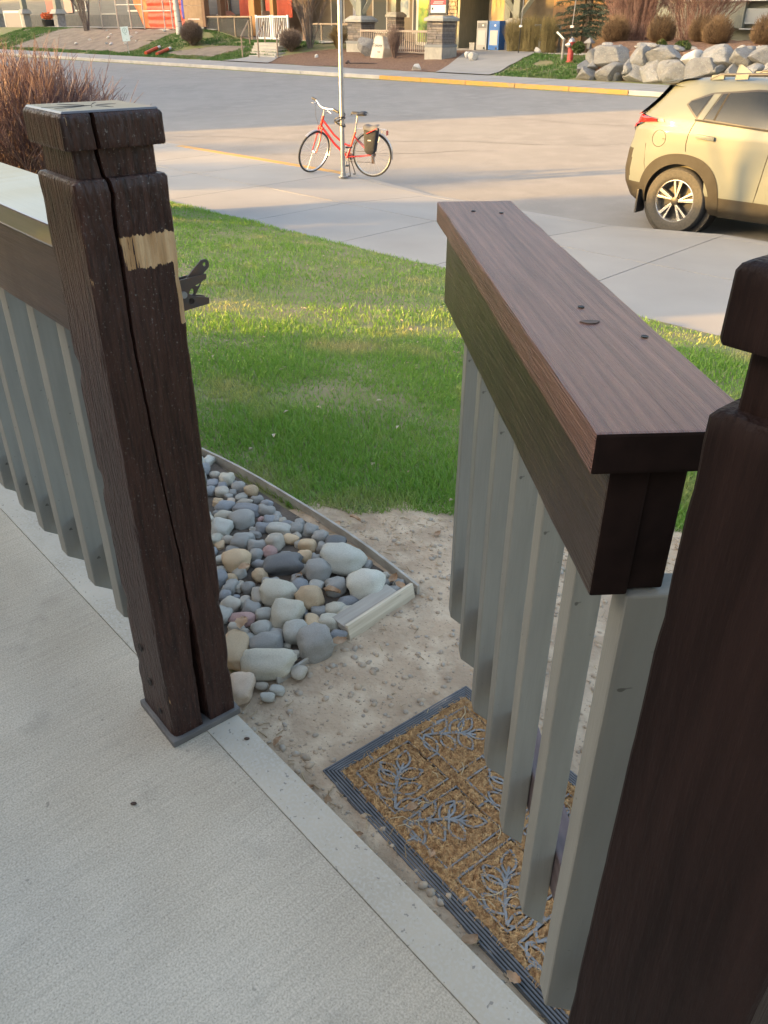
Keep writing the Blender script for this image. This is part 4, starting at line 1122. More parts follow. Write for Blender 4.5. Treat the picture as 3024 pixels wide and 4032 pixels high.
# ================================================================== CAR (only its rear reaches into view, built whole)
M['car'] = mat('car_paint', (.094,.110,.116), .42, spec=.22, coat=.10)
M['cladding'] = mat('cladding', (.022,.021,.020), .7, (.028,.027,.026), 8, spec=.2)
M['glass'] = mat('car_glass', (.010,.012,.013), .06, spec=.45)
M['wheel_dark'] = mat('wheel_dark', (.02,.02,.022), .45)
M['machined'] = mat('machined', (.60,.59,.57), .25, metal=.85)
M['lamp_red'] = mat('lamp_red', (.50,.012,.012), .12, coat=.7)
M['lamp_dark'] = mat('lamp_dark', (.02,.012,.012), .12, coat=.6)
car = thing('parked_car', 'pale khaki crossover car with black wheel arch cladding parked at the kerb on the right', 'car', W(-4.36, 10.15, -.685), SROT)
ZT = [.25,.33,.48,.62,.82,.95,1.05,1.18,1.27,1.36,1.45,1.51,1.55,1.58,1.60]
XR = [-.62,-.72,-.80,-.82,-.80,-.76,-.75,-.72,-.62,-.53,-.46,-.42,-.36,-.12,.15]
XF = [3.40,3.54,3.60,3.60,3.54,3.40,2.95,1.98,1.74,1.53,1.30,1.10,.92,.70,.40]
HW = [.80,.86,.885,.895,.90,.90,.895,.87,.835,.79,.735,.69,.645,.55,.38]
def cint(tab, z): return float(np.interp(z, ZT, tab))
def outline(z, u):
    """point of the plan outline at height z; u in 0..1 round the car"""
    xr, xf, hw = cint(XR, z), cint(XF, z), cint(HW, z)
    cx, hx = (xr+xf)/2, (xf-xr)/2
    a = 2*math.pi*u; c, s = math.cos(a), math.sin(a)
    n = 2/ (9.0 if z < 1.1 else 7.0)
    x = cx + hx*math.copysign(abs(c)**(n*1.15), c); y = hw*math.copysign(abs(s)**(n*.75), s)
    # tuck of the corners in plan
    e = max(0, (xr + .55 - x)/.55); y *= 1 - .10*e*e
    e = max(0, (x - xf + .8)/.8); y *= 1 - .14*e*e
    return x, y
def side_y(x, z):
    """outer y (negative side) of the shell at x, z"""
    best = None
    lo, hi = .5, 1.0
    # on the lower half (s<0) x rises monotonically with u from .5 to 1
    for _ in range(30):
        mdl = (lo+hi)/2
        if outline(z, mdl)[0] < x: lo = mdl
        else: hi = mdl
    return outline(z, (lo+hi)/2)[1]
zs_ = sorted(set(list(np.linspace(.25, 1.55, 53)) + [1.57,1.58,1.59,1.60]))
NU = 200
us = []
for k in range(NU):
    v = k/NU; us.append(v)
Vc = []; 
for z in zs_:
    for u in us: x, y = outline(z, u); Vc.append((x, y, z))
Fb, Fp = [], []
WC = [(0, .355), (2.67, .355)]
for i in range(len(zs_)-1):
    for k in range(NU):
        f = (i*NU+k, i*NU+(k+1) % NU, (i+1)*NU+(k+1) % NU, (i+1)*NU+k)
        c = [sum(Vc[q][a] for q in f)/4 for a in range(3)]
        if abs(c[1]) > .55 and any((c[0]-wx)**2 + (c[2]-wz)**2 < .415**2 for wx, wz in WC): continue
        clad = c[2] < .44 or (c[0] < -.45 and c[2] < .84 and not (c[0] > -.66 and c[2] > .5 and abs(c[1]) > .7)) or (c[0] > 3.3 and c[2] < .6)
        (Fp if clad else Fb).append(f)
top = len(zs_)-1
Fb.append(tuple(top*NU+k for k in range(NU)))
mb = MB(); mb.add(Vc, Fb); mb.build('body', M['car'], car, smooth='all', fix=False)
mb = MB(); mb.add(Vc, Fp); mb.build('lower_cladding', M['cladding'], car, smooth='all', fix=False)
mb = MB(); mb.box(-.5,3.3,-.7,.7,.22,.30); mb.build('underbody', M['wheel_dark'], car)
def patch(bot, topp, name, material, parent, off=.006, n=14, m=6, sgn=-1):
    def pl(P, u):
        d = [0]
        for a, b in zip(P[:-1], P[1:]): d.append(d[-1] + math.hypot(b[0]-a[0], b[1]-a[1]))
        t = u*d[-1]
        for k in range(len(P)-1):
            if t <= d[k+1] or k == len(P)-2:
                q = (t-d[k])/max(1e-9, d[k+1]-d[k]); return (P[k][0]+(P[k+1][0]-P[k][0])*q, P[k][1]+(P[k+1][1]-P[k][1])*q)
    def fn(i, j):
        a, b = pl(bot, i), pl(topp, i); x = a[0]+(b[0]-a[0])*j; z = a[1]+(b[1]-a[1])*j
        return (x, sgn*(-side_y(x, z) + off), z)
    mb = MB(); mb.grid(fn, n, m); return mb.build(name, material, parent, smooth='all', fix=False)
for sg in (-1, 1):
    # one dark surround, three panes
    patch([(-.10,1.335),(.07,1.20),(.75,1.155),(1.72,1.10)], [(-.06,1.375),(.14,1.455),(.62,1.505),(1.05,1.50),(1.42,1.34)], 'window_surround', M['wheel_dark'], car, .004, 40, 6, sg)
    q = patch([(-.075,1.338),(.07,1.225)], [(-.05,1.368),(.155,1.438)], 'side_window', M['glass'], car, .009, 10, 4, sg)
    q = patch([(.165,1.215),(.262,1.207)], [(.265,1.448),(.315,1.458)], 'side_window', M['glass'], car, .009, 6, 5, sg)
    q = patch([(.285,1.205),(.92,1.155)], [(.335,1.46),(.62,1.488),(.90,1.488)], 'side_window', M['glass'], car, .009, 16, 5, sg)
    q = patch([(.98,1.150),(1.64,1.112)], [(.96,1.488),(1.06,1.482),(1.40,1.335)], 'side_window', M['glass'], car, .009, 16, 5, sg)
    patch([(.085,1.205),(.150,1.200)], [(.170,1.447),(.245,1.452)], 'window_pillar', M['car'], car, .011, 4, 5, sg)
    patch([(.265,1.205),(.283,1.204)], [(.318,1.456),(.333,1.457)], 'window_divider', M['cladding'], car, .012, 3, 5, sg)
    patch([(-.08,1.195),(1.72,1.085)][0:0] + [(.06,1.188),(1.72,1.088)], [(.06,1.204),(1.72,1.104)], 'belt_trim', M['cladding'], car, .010, 40, 1, sg)
    # wheel arch bands
    for wx, wz in WC:
        mb = MB()
        def fn(i, j, wx=wx, wz=wz):
            a = R(-12) + R(204)*i; r = .395 + .115*j*(1 + .10*math.cos(4*(a-R(45))))
            x, z = wx + r*math.cos(a), max(.27, wz + r*math.sin(a))
            return (x, sg*(-side_y(x, z) + .020 - .014*j), z)
        mb.grid(fn, 44, 3)
        def fn2(i, j, wx=wx, wz=wz):
            a = R(-12) + R(204)*i; x, z = wx + .395*math.cos(a), max(.27, wz + .395*math.sin(a))
            return (x, sg*(-side_y(x, z) + .020 - .10*j), z)
        mb.grid(fn2, 44, 1)
        mb.build('wheel_arch', M['cladding'], car, smooth='all', fix=False)
        mb = MB(); mb.lathe([(.42,.55),(.42,.80)], 32, Matrix.Translation((wx,0,wz)) @ (Rx if sg < 0 else Matrix.Rotation(R(-90),4,'X')))
        mb.build('wheel_well', M['wheel_dark'], car)
    # door cut lines, fuel door, handles
    def line(pts, name='door_gap', w=.004):
        mb = MB(); P = []
        for (x, z) in pts: P.append((x, sg*(-side_y(x, z)+.0015), z))
        mb.tube(P, w, 4); mb.build(name, M['wheel_dark'], car)
    line([(.075,1.185),(.045,1.12),(.025,1.04),(.020,.96),(.030,.88)])
    line([(.95,1.14),(.93,.9),(.90,.6),(.88,.45)])
    line([(-.27,.985)] + [(-.315+.085*math.cos(a), .985+.085*math.sin(a)) for a in np.linspace(0, 2*math.pi, 22)], 'fuel_door_gap', .0028) if sg < 0 else None
    line([(-.40,.55),(-.46,.72),(-.48,.92)], 'bumper_gap', .003)
    for hx in (.235, 1.15):
        z = 1.035 if hx < 1 else 1.0; y = -side_y(hx, z)
        mb = MB(); mb.obox((hx, sg*(y+.014), z), (.100,0,-.006), (0,.016,0), (0,0,.020))
        mb.build('door_handle', M['car'], car, smooth=True, bevel=.006)
    # tail lamp wrapping the rear corner
    def lamp(u0, u1, zf0, zf1, name, material, off, n=20, m=5):
        def fn(i, j):
            z0, z1 = zf0(i), zf1(i); z = z0 + (z1-z0)*j
            u = u0 + (u1-u0)*i; x, y = outline(z, u); cx = 1.2
            d = Vector((x-(-.1), y, 0)).normalized()
            return (x + d.x*off, (-sg)*(y + d.y*off) if False else (y + d.y*off)*(1 if sg < 0 else -1), z)
        mb = MB(); mb.grid(fn, n, m); return mb.build(name, material, car, smooth='all', fix=False)
    def u_at(x, z):
        lo, hi = .5, .9
        for _ in range(40):
            mm = (lo+hi)/2
            if outline(z, mm)[0] < x: lo = mm
            else: hi = mm
        return (lo+hi)/2
    ua, ub = u_at(-.735, 1.1), u_at(-.29, 1.16)
    lamp(ua, ub, lambda i: 1.015 + .135*sst(i*1.25), lambda i: 1.225 - .045*i, 'tail_lamp', M['lamp_dark'], .012)
    lamp(ua + (ub-ua)*.05, ub - (ub-ua)*.10, lambda i: 1.10 + .050*i, lambda i: 1.212 - .035*i, 'lamp_lens', M['lamp_red'], .020)
    lamp(ua + (ub-ua)*.02, ua + (ub-ua)*.42, lambda i: 1.03 + .05*i, lambda i: 1.125 , 'lamp_lens', M['lamp_red'], .021)
    # roof rail
    mb = MB(); y = .575*sg
    mb.tube([(.02,y,1.572),(.12,y,1.618),(.9,y*.985,1.645),(1.25,y*.97,1.61),(1.36,y*.96,1.55)], .018, 8, True); 
    rail = mb.build('roof_rail', M['black'], car, smooth=True)
    for x, zz in ((.10,1.595),(.36,1.605),(1.05,1.60)):
        mb = MB(); mb.obox((x, y, zz), (.07,0,.006), (0,.016,0), (0,0,.024)); mb.build('rail_foot', M['car'], rail, bevel=.004)
    # wheels
    for wx, wz in WC:
        Mw = Matrix.Translation((wx, sg*.80, wz)) @ Matrix.Rotation(R(90) if sg < 0 else R(-90), 4, 'X')
        mb = MB(); mb.lathe([(.225,-.10),(.335,-.10),(.350,-.085),(.354,-.05),(.354,.05),(.350,.080),(.332,.098),(.275,.103),(.238,.096),(.228,.085)], 56, Mw, closed=True)
        tyre = mb.build('wheel', M['tyre'], car, smooth=True)
        mb = MB(); mb.lathe([(.222,-.08),(.232,.086),(.222,.092),(.214,.082),(.205,-.02)], 48, Mw, closed=True)
        mb.build('rim', M['machined'], tyre, smooth=True)
        mb = MB(); mb.lathe([(.205,-.03),(.205,-.015),(.05,-.01)], 32, Mw); mb.build('brake_disc', M['wheel_dark'], tyre, smooth=True)
        for k in range(5):
            a0 = 2*math.pi*k/5 + .25
            mb = MB(); md = MB()
            for dlt, w0, w1 in ((-.20,.014,.026),(.16,.010,.018)):
                a = a0 + dlt; sw = .28
                def P(r, aa, z): return Mw @ Vector((r*math.cos(aa), r*math.sin(aa), z))
                inner, outer = .040, .219
                ai = a0 + dlt*.4 - sw*.3; ao = a + sw*.25
                vs = []
                for z in (.055, .080):
                    for r, aa, w in ((inner, ai, w0), (outer, ao, w1)):
                        vs += [P(r, aa - w/r*.5*1.4, z + (.004 if r > .1 else 0)), P(r, aa + w/r*.5*1.4, z + (.004 if r > .1 else 0))]
                mb.add(vs, [(0,1,3,2),(4,6,7,5),(0,4,5,1),(2,3,7,6),(0,2,6,4),(1,5,7,3)])
            mb.build('spoke', M['machined'], tyre, bevel=.002)
            md.add([P(.045, a0-.5, .048), P(.045, a0+.3, .048), P(.216, a0+.28, .060), P(.216, a0-.25, .060)], [(0,1,2,3)])
            md.build('spoke_web', M['wheel_dark'], tyre)
        mb = MB(); mb.lathe([(.045,.05),(.045,.082),(.030,.088)], 20, Mw); mb.build('hub_cap', M['wheel_dark'], tyre, smooth=True)
    mb = MB(); mb.obox((-.46, sg*.80, .30), (.012,0,.0), (0,.10,0), (0,0,.13)); mb.build('mud_flap', M['black'], car, bevel=.006)
# spoiler, rear glass, wiper, shark fin
mb = MB(); mb.grid(lambda i, j: (-.54 + .36*j + .05*abs(2*i-1)**2, (-.67 + 1.34*i)*(1-.04*j), 1.525 + .060*j + .012*math.cos((2*i-1)*1.5)), 20, 5)
mb.grid(lambda i, j: (-.54 + .40*j + .05*abs(2*i-1)**2, (-.67 + 1.34*i), 1.513 - .03*j), 20, 3)
mb.build('spoiler', M['car'], car, smooth='all', fix=False)
mb = MB(); mb.grid(lambda i, j: (np.interp(1.20+.30*j, ZT, XR) - .030 + .05*abs(2*i-1)**3, (-.74+1.48*i)*(1-.13*j), 1.20+.30*j), 16, 8); mb.build('rear_window', M['glass'], car, smooth='all', fix=False)
mb = MB(); mb.tube([(-.76,.05,1.20),(-.70,-.25,1.27)], .012, 6); mb.build('rear_wiper', M['black'], car)
mb = MB(); mb.add([(.05,-.03,1.60),(.27,-.02,1.60),(.27,.02,1.60),(.05,.03,1.60),(.06,-.006,1.70),(.06,.006,1.70),(.09,0,1.70)], [(0,1,6,4),(1,2,6),(2,3,5,6),(3,0,4,5),(4,6,5),(0,3,2,1)]); mb.build('roof_fin', M['car'], car)
# shade-side details out of view: windscreen and head lamps
mb = MB(); mb.grid(lambda i, j: (np.interp(1.12+.40*j, ZT, XF) + .012, (-.68+1.36*i)*(1-.16*j), 1.12+.40*j), 12, 8); mb.build('windscreen', M['glass'], car, smooth='all', fix=False)
for sg in (-1, 1):
    mb = MB(); mb.obox((3.45, sg*.62, .80), (.09,0,0), (0,.14,0), (0,0,.06)); mb.build('headlight', M['glass'], car, bevel=.02)

# ================================================================== SHRUBS
def twigs(n, spread, height, seed, r0=.006, base_r=.12, kids=4, curve=.25, ball=None, flat_top=.0, sides=3, tiplen=.25):
    r_ = random.Random(seed); mb = MB()
    for _ in range(n):
        a = r_.uniform(0, 6.283); e = r_.random()**.6
        b = Vector((base_r*math.cos(a)*r_.random(), base_r*math.sin(a)*r_.random(), 0))
        if ball:
            th = r_.uniform(0, 6.283); u = r_.uniform(-.55, 1); q = math.sqrt(1-u*u)
            tip = Vector((spread*q*math.cos(th), spread*q*math.sin(th), height*.52 + height*.50*u)) * r_.uniform(.84, 1.04)
        else:
            d = spread*e; tip = Vector((d*math.cos(a+r_.uniform(-.3,.3)), d*math.sin(a+r_.uniform(-.3,.3)), height*(1 - .38*e*e + r_.uniform(-.13,.10))))
        mid = b.lerp(tip, .5) + Vector((r_.uniform(-1,1), r_.uniform(-1,1), r_.uniform(0,1)))*curve*spread*.4 + Vector((0,0,(tip-b).length*.08))
        pts = [b, b.lerp(mid,.55) , mid, mid.lerp(tip,.55) + Vector((r_.uniform(-.02,.02), r_.uniform(-.02,.02), .01)), tip]
        mb.tube(pts, [r0, r0*.85, r0*.65, r0*.45, r0*.25], sides, False)
        for k in range(kids):
            t0 = r_.uniform(.35, .95); 
            s0 = mid.lerp(tip, (t0-.5)*2) if t0 > .5 else b.lerp(mid, t0*2)
            dv = (tip - b).normalized() + Vector((r_.uniform(-1,1), r_.uniform(-1,1), r_.uniform(-.2,.9)))*.75
            e_ = s0 + dv.normalized()*tiplen*r_.uniform(.5, 1.3)
            mb.tube([s0, s0.lerp(e_,.5)+Vector((0,0,.01)), e_], [r0*.45, r0*.35, r0*.2], sides, False)
    return mb
M['dogwood'] = mat('dogwood', (.115,.058,.060), .6, (.20,.125,.105), 14, 3, .4, .65, world=True, col3=(.080,.043,.047), n3=5.)
dg = thing('bare_shrub', 'large bare dark red twigged shrub behind the porch railing at the lawn edge', 'shrub', (-3.75, 9.35, -.47))
twigs(620, 1.12, 1.50, 4, .0075, .42, 7, .22, tiplen=.30, sides=4).build('branches', M['dogwood'], dg, fix=False)
# ================================================================== FAR SIDE OF THE STREET  (things placed in street coordinates; local x along the street, local -y towards it)
def sthing(name, label, cat, s, t, z=None, group=None, rot=0.):
    return thing(name, label, cat, W(s, t, zst(s, t) if z is None else z), SROT + rot, group)
def drape(c, n, m_, dz, name, material, ragged=.0, seed=0):
    (a, b, cc, d) = c
    def fn(i, j):
        s = (a[0]*(1-i)+b[0]*i)*(1-j) + (d[0]*(1-i)+cc[0]*i)*j; t = (a[1]*(1-i)+b[1]*i)*(1-j) + (d[1]*(1-i)+cc[1]*i)*j
        e = max(0, 1 - min(i, 1-i, j, 1-j)*8)
        s += ragged*noise.noise(Vector((i*9, j*9, seed)))*(1 if e > 0 else .2); t += ragged*noise.noise(Vector((i*9, j*9, seed+4)))*(1 if e > 0 else .2)
        g = gz_ground(s, t) if t > 25.1 else zst(s, t)
        return tuple(W(s, t, g + dz - (.012*e if ragged else 0)))
    return MB().grid(fn, n, m_).build(name, material, smooth='all', kind='structure', fix=False)
drape([(-33.6,25.05),(-20.8,25.05),(-23.9,33.0),(-31.5,29.5)], 60, 24, .022, 'mulch_bed', M['mulch'], .35, 2)
drape([(-21.6,24.95),(-19.2,24.95),(-23.4,36.5),(-27.8,36.5)], 8, 40, .035, 'path', M['concrete'])
drape([(-34.5,24.95),(-31.1,24.95),(-32.6,26.8),(-34.4,26.6)], 8, 8, .040, 'path', M['concrete'])
drape([(-58,25.6),(-44.3,26.2),(-44.8,30.4),(-60,30.2)], 50, 20, .022, 'dirt_bank', M['dirt'], .5, 6)
drape([(-41.2,26.4),(-37.4,25.8),(-36.2,28.6),(-39.2,28.6)], 20, 12, .020, 'dirt_bank', M['dirt'], .5, 9)
drape([(-62,30.4),(-42.5,30.4),(-42.5,46),(-62,46)], 30, 14, .06, 'terrace', M['kerb'])
drape([(-42.4,31.0),(-33,29.8),(-33,44),(-42.4,44)], 24, 14, .05, 'patio_far', M['kerb'])
drape([(-32.8,31.2),(-12,31.2),(-12,40),(-32.8,40)], 24, 10, .012, 'alcove_floor', M['kerb'])
def far_ok(s, t):
    if t < 25.05: return False
    if -58 < s < -44.4 and 26 < t: return False
    if -34.4 < s < -31.0 and t < 27: return False
    if -33.2 < s < -21.2 and not (s < -31.2 and t < 26.6): return False
    if -21.6-(t-25)*.55 < s < -19.0-(t-25)*.40: return False
    if -41 < s < -37 and 26.2 < t < 28.4: return False
    if s > -16.2: return False
    return True
def reg_bank(rg, n):
    out = []
    for _ in range(3000):
        s, t = rg.uniform(-64, -15), rg.uniform(25, 30.4)
        if far_ok(s, t) and noise.noise(Vector((s*.7, t*.7, 2))) < .45: out.append(tuple(W(s, t).xy))
    return out
def zfar(x, y):
    s, t = ST(x, y); return gz_ground(s, t) if t > 25.1 else zst(s, t)
V_, F_ = blades(42000, reg_bank, .06, .12, .010, .02, 8, zfar)
g = link('bank_grass', fast_mesh('bank_grass', V_, F_), M['far_grass'], kind='stuff')
tag(g, 'green grass on the bank across the street', 'grass')

# ---- boulder retaining wall
M['boulder'] = mat('boulder', (.235,.238,.236), .9, (.16,.163,.163), 2.2, 8, .35, .65, bump=.6, bscale=9, bdist=.05, rand=.16, speck=((.29,.29,.28), 14., .62), col3=(.225,.215,.195), n3=3.)
M['boulder_white'] = mat('boulder_white', (.50,.49,.46), .8, (.45,.42,.37), 3, 6, .45, .7, bump=.5, bscale=9, bdist=.04)
def boulder_mesh(seed, cuts=9):
    bm = bmesh.new(); bmesh.ops.create_icosphere(bm, subdivisions=4, radius=1)
    r_ = random.Random(seed); pl = []
    for _ in range(cuts):
        n = Vector((r_.uniform(-1,1), r_.uniform(-1,1), r_.uniform(-1,1))).normalized(); pl.append((n, r_.uniform(.62, .80)))
    for v in bm.verts:
        p = v.co.copy()
        k = (abs(p.x)**4 + abs(p.y)**4 + abs(p.z)**4) ** -.25; p = p*k
        for n, d in pl:
            q = p.dot(n)
            if q > d: p -= n*(q-d)*.92
        v.co = p*(1 + .05*noise.noise(p*2.3 + Vector((seed,0,0))) + .025*noise.noise(p*6 + Vector((seed,3,0))))
    me = bpy.data.meshes.new('boulder'); bm.to_mesh(me); bm.free()
    me.polygons.foreach_set('use_smooth', np.ones(len(me.polygons), dtype=bool))
    try: me.set_sharp_from_angle(angle=R(30))
    except Exception: pass
    me.update(); return me
bshapes = [boulder_mesh(i+3) for i in range(7)]
for me in bshapes: me.materials.append(M['boulder'])
wsh = boulder_mesh(44); wsh.materials.append(M['boulder_white'])
bw_ = sthing('boulder_wall', 'retaining wall of large grey boulders in two courses below round brown bushes', 'wall', -13.5, 25.5, -.14)
BOULDERS = [(-15.72,25.65,0.44,0.24,0.22,0),(-15.01,25.65,0.46,0.62,0.29,0),(-15.62,25.65,0.27,0.14,0.16,0),(-15.83,25.4,0.2,0.23,0.18,0),(-15.73,25.4,0.01,0.29,0.23,0),(-15.48,25.4,-0.11,0.09,0.09,0),(-14.94,25.4,0.04,0.48,0.28,0),(-14.29,25.4,0.25,0.19,0.18,0),(-14.07,25.4,0.07,0.39,0.32,0),(-14.54,25.4,-0.05,0.08,0.14,0),(-14.04,25.65,0.55,0.35,0.26,0),(-13.23,25.65,0.56,0.51,0.26,0),(-13.36,25.4,0.09,0.45,0.36,0),(-12.66,25.4,0.07,0.47,0.34,0),(-12.5,25.65,0.49,0.28,0.22,1),(-11.83,25.4,0.23,0.46,0.29,0),(-11.65,25.65,0.56,0.48,0.28,0),(-11.02,25.4,0.21,0.22,0.21,0),(-10.92,25.65,0.57,0.33,0.24,0),(-10.44,25.65,0.63,0.33,0.22,0),(-10.48,25.4,0.2,0.32,0.24,0),(-9.95,25.4,0.22,0.27,0.28,0),(-13.77,25.65,0.34,0.13,0.07,0),(-12.85,25.4,0.34,0.11,0.08,0),(-11.34,25.4,0.31,0.09,0.09,0)]
for i, (s, t, z, a, b, wh) in enumerate(BOULDERS):
    o = link('boulder', wsh if wh else bshapes[(i*3+1) % 7], None, bw_)
    o.location = (s+13.5, t-25.5 + .25, z+.14); o.scale = (a*1.24, .50, b*1.22); o.rotation_euler = (rnd.uniform(-.1,.1), rnd.uniform(-.12,.12), rnd.uniform(-.25,.25) + (math.pi if i % 2 else 0))
# raised planting bed behind the boulders
rb = MB(); rb.grid(lambda i, j: tuple(W(-16.0+9*i, 25.55+5.2*j, .62 + .30*sst(j*3) + .05*noise.noise(Vector((i*20, j*9, 0))) - (.9 if j in (0,) else 0))), 50, 14)
rb.build('planting_bed', M['mulch'], smooth='all', kind='structure', fix=False)
M['rubble'] = mat('rubble', (.27,.265,.255), .9, (.18,.175,.17), 6, rand=.2, bump=.4, bscale=12, bdist=.03)
rs = [boulder_mesh(70+i, 7) for i in range(3)]
for me in rs: me.materials.append(M['rubble'])
for i in range(26):
    o = link('rubble_stone', rs[i % 3], None, bw_); s = rnd.uniform(-15.6,-10); 
    o.location = (s+13.5, rnd.uniform(.35,.95), .93 + rnd.uniform(-.06,.06)); k = rnd.uniform(.05,.16); o.scale = (k*1.5, k, k*.7); o.rotation_euler = (0, 0, rnd.uniform(0, 6))
# ---- round bushes
M['brown_bush'] = mat('brown_bush', (.155,.098,.052), .9, (.235,.155,.085), 6, 4, .35, .65, col3=(.10,.062,.035), n3=14., world=True)
M['grey_bush'] = mat('grey_bush', (.20,.15,.115), .9, (.28,.215,.17), 8, 4, world=True, col3=(.09,.062,.048), n3=15.)
bush_src = twigs(1500, .46, .92, 21, .0085, .08, 3, .18, ball=True, tiplen=.13)
bl_ = ['round clipped brown bush at the left end above the boulder wall', 'second round brown bush from the left above the boulder wall', 'round brown bush set back above the white boulder',
       'round brown bush in front right of the one above the white boulder', 'round brown bush at the right edge above the boulder wall']
b0 = None
for (s, z, r), lb in zip([(-15.84,.70,1.02),(-14.22,.74,1.0),(-13.05,.80,.93),(-12.40,.72,.98),(-10.90,.72,1.02)], bl_):
    if b0 is None:
        b0 = sthing('round_bush', lb, 'bush', s, 27.2, z, 'round brown bushes above the boulder wall'); bush_src.build('branches', M['brown_bush'], b0, fix=False); b0.scale = (r,)*3; src_b = b0
    else: copy_tree(src_b, None, W(s, 27.2 + (.35 if s == -13.05 else 0), z), SROT + s*2, (r,)*3, lb)
M['juniper'] = leafy('juniper', (.05,.085,.02), (.10,.13,.035), (.15,.13,.05), 2., 20.)
def leaf_ball(n, rx, rz, lsz, seed, ball=True, hollow=.5):
    rg = np.random.default_rng(seed); d = rg.normal(size=(n, 3)); d /= np.linalg.norm(d, axis=1)[:, None]
    rr = rg.uniform(hollow, 1, n)**.6; lump = np.array([1 + .22*noise.noise(Vector((a*1.8+seed, b*1.8, c*1.8))) for a, b, c in d])
    P = d*(rr*lump)[:, None]*np.array([rx, rx, rz]) + np.array([0, 0, rz])
    u = rg.normal(size=(n, 3)); u /= np.linalg.norm(u, axis=1)[:, None]; w = np.cross(u, rg.normal(size=(n, 3))); w /= np.linalg.norm(w, axis=1)[:, None]
    k = lsz*rg.uniform(.6, 1.3, n)[:, None]
    V = np.stack([P - u*k, P + w*k*.5, P + u*k, P - w*k*.5], 1).reshape(-1, 3)
    b = (np.arange(n)*4)[:, None]; F = b + np.array([[0,1,2,3]]); return V, F
for s, z, r, lb in ((-16.55,.55,.20,'small green juniper tuft at the left end of the boulder wall'),(-13.05,.52,.27,'green juniper spilling over beside the white boulder'),(-13.75,.72,.15,'tiny green plant between two round brown bushes')):
    t = sthing('juniper', lb, 'plant', s, 26.4 if s > -16 else 26.2, z)
    link('foliage', fast_mesh('foliage', *leaf_ball(900, r, r*.85, .05, int(-s*10))), M['juniper'], t)
M['red_twig'] = mat('red_twig', (.19,.095,.070), .8, (.29,.18,.145), 5, 4, .35, .65, world=True, col3=(.105,.05,.04), n3=12.)
t = sthing('bare_shrub', 'tall reddish bare shrub behind the two leftmost round bushes', 'shrub', -15.9, 28.4, .8)
twigs(300, 1.25, 2.3, 31, .008, .75, 10, .4, tiplen=.45).build('branches', M['red_twig'], t, fix=False)
t = sthing('bare_shrub', 'wide grey red bare shrub with spreading stems behind the middle round bushes', 'shrub', -14.0, 28.9, .8)
twigs(260, 1.6, 2.3, 33, .008, .65, 11, .45, tiplen=.45).build('branches', M['red_twig'], t, fix=False)
t = sthing('garden_lantern', 'small grey stone lantern on the left end of the boulder wall', 'lantern', -16.25, 26.35, .68)
mb = MB(); mb.box(-.06,.06,-.06,.06,0,.16); mb.build('stem', M['rubble'], t, bevel=.01)
mb = MB(); mb.add([(-.13,-.13,.16),(.13,-.13,.16),(.13,.13,.16),(-.13,.13,.16),(-.13,-.13,.2),(.13,-.13,.2),(.13,.13,.2),(-.13,.13,.2),(0,0,.34)], [(0,3,2,1),(0,1,5,4),(1,2,6,5),(2,3,7,6),(3,0,4,7),(4,5,8),(5,6,8),(6,7,8),(7,4,8)]); mb.build('cap', M['rubble'], t, bevel=.008)

# ---- hydrant
M['hyd_red'] = mat('hydrant_red', (.36,.035,.035), .55, (.45,.08,.07), 12, bump=.2, bscale=40)
t = sthing('fire_hydrant', 'red fire hydrant with grey caps on the lawn left of the boulder wall', 'hydrant', -18.3, 28.5, None)
mb = MB(); mb.lathe([(.15,0),(.15,.03),(.105,.035),(.105,.44),(.125,.45),(.125,.50),(.105,.51),(.105,.60),(.125,.61),(.125,.64)], 20); mb.build('barrel', M['hyd_red'], t, smooth=True)
mb = MB(); mb.lathe([(.12,.64),(.11,.70),(.06,.75),(.03,.76),(.03,.80)], 20); mb.build('bonnet', M['steel'], t, smooth=True)
for rot, r in ((0,.075),(90,.06),(-90,.06)):
    Mx = Matrix.Rotation(R(rot), 4, 'Z') @ Matrix.Translation((0,-.10,.54)) @ Matrix.Rotation(R(90), 4, 'X')
    mb = MB(); mb.lathe([(r*.8,0),(r*.8,.06),(r,.065),(r,.11),(r*.4,.12),(r*.4,.15)], 14, Mx); mb.build('nozzle_cap', M['steel'], t, smooth=True)
t = sthing('marker_rod', 'pale tilted marker arm standing behind the red hydrant', 'marker', -18.9, 28.9, None)
mb = MB(); mb.tube([(0,0,0),(0,0,.55),(.02,0,.68)], .05, 8); mb.build('sleeve', M['rubble'], t, smooth=True)
mb = MB(); mb.tube([(.0,0,.66),(-.32,0,.88)], .035, 8); mb.build('arm', mat('marker_white', (.7,.66,.58), .5), t, smooth=True)

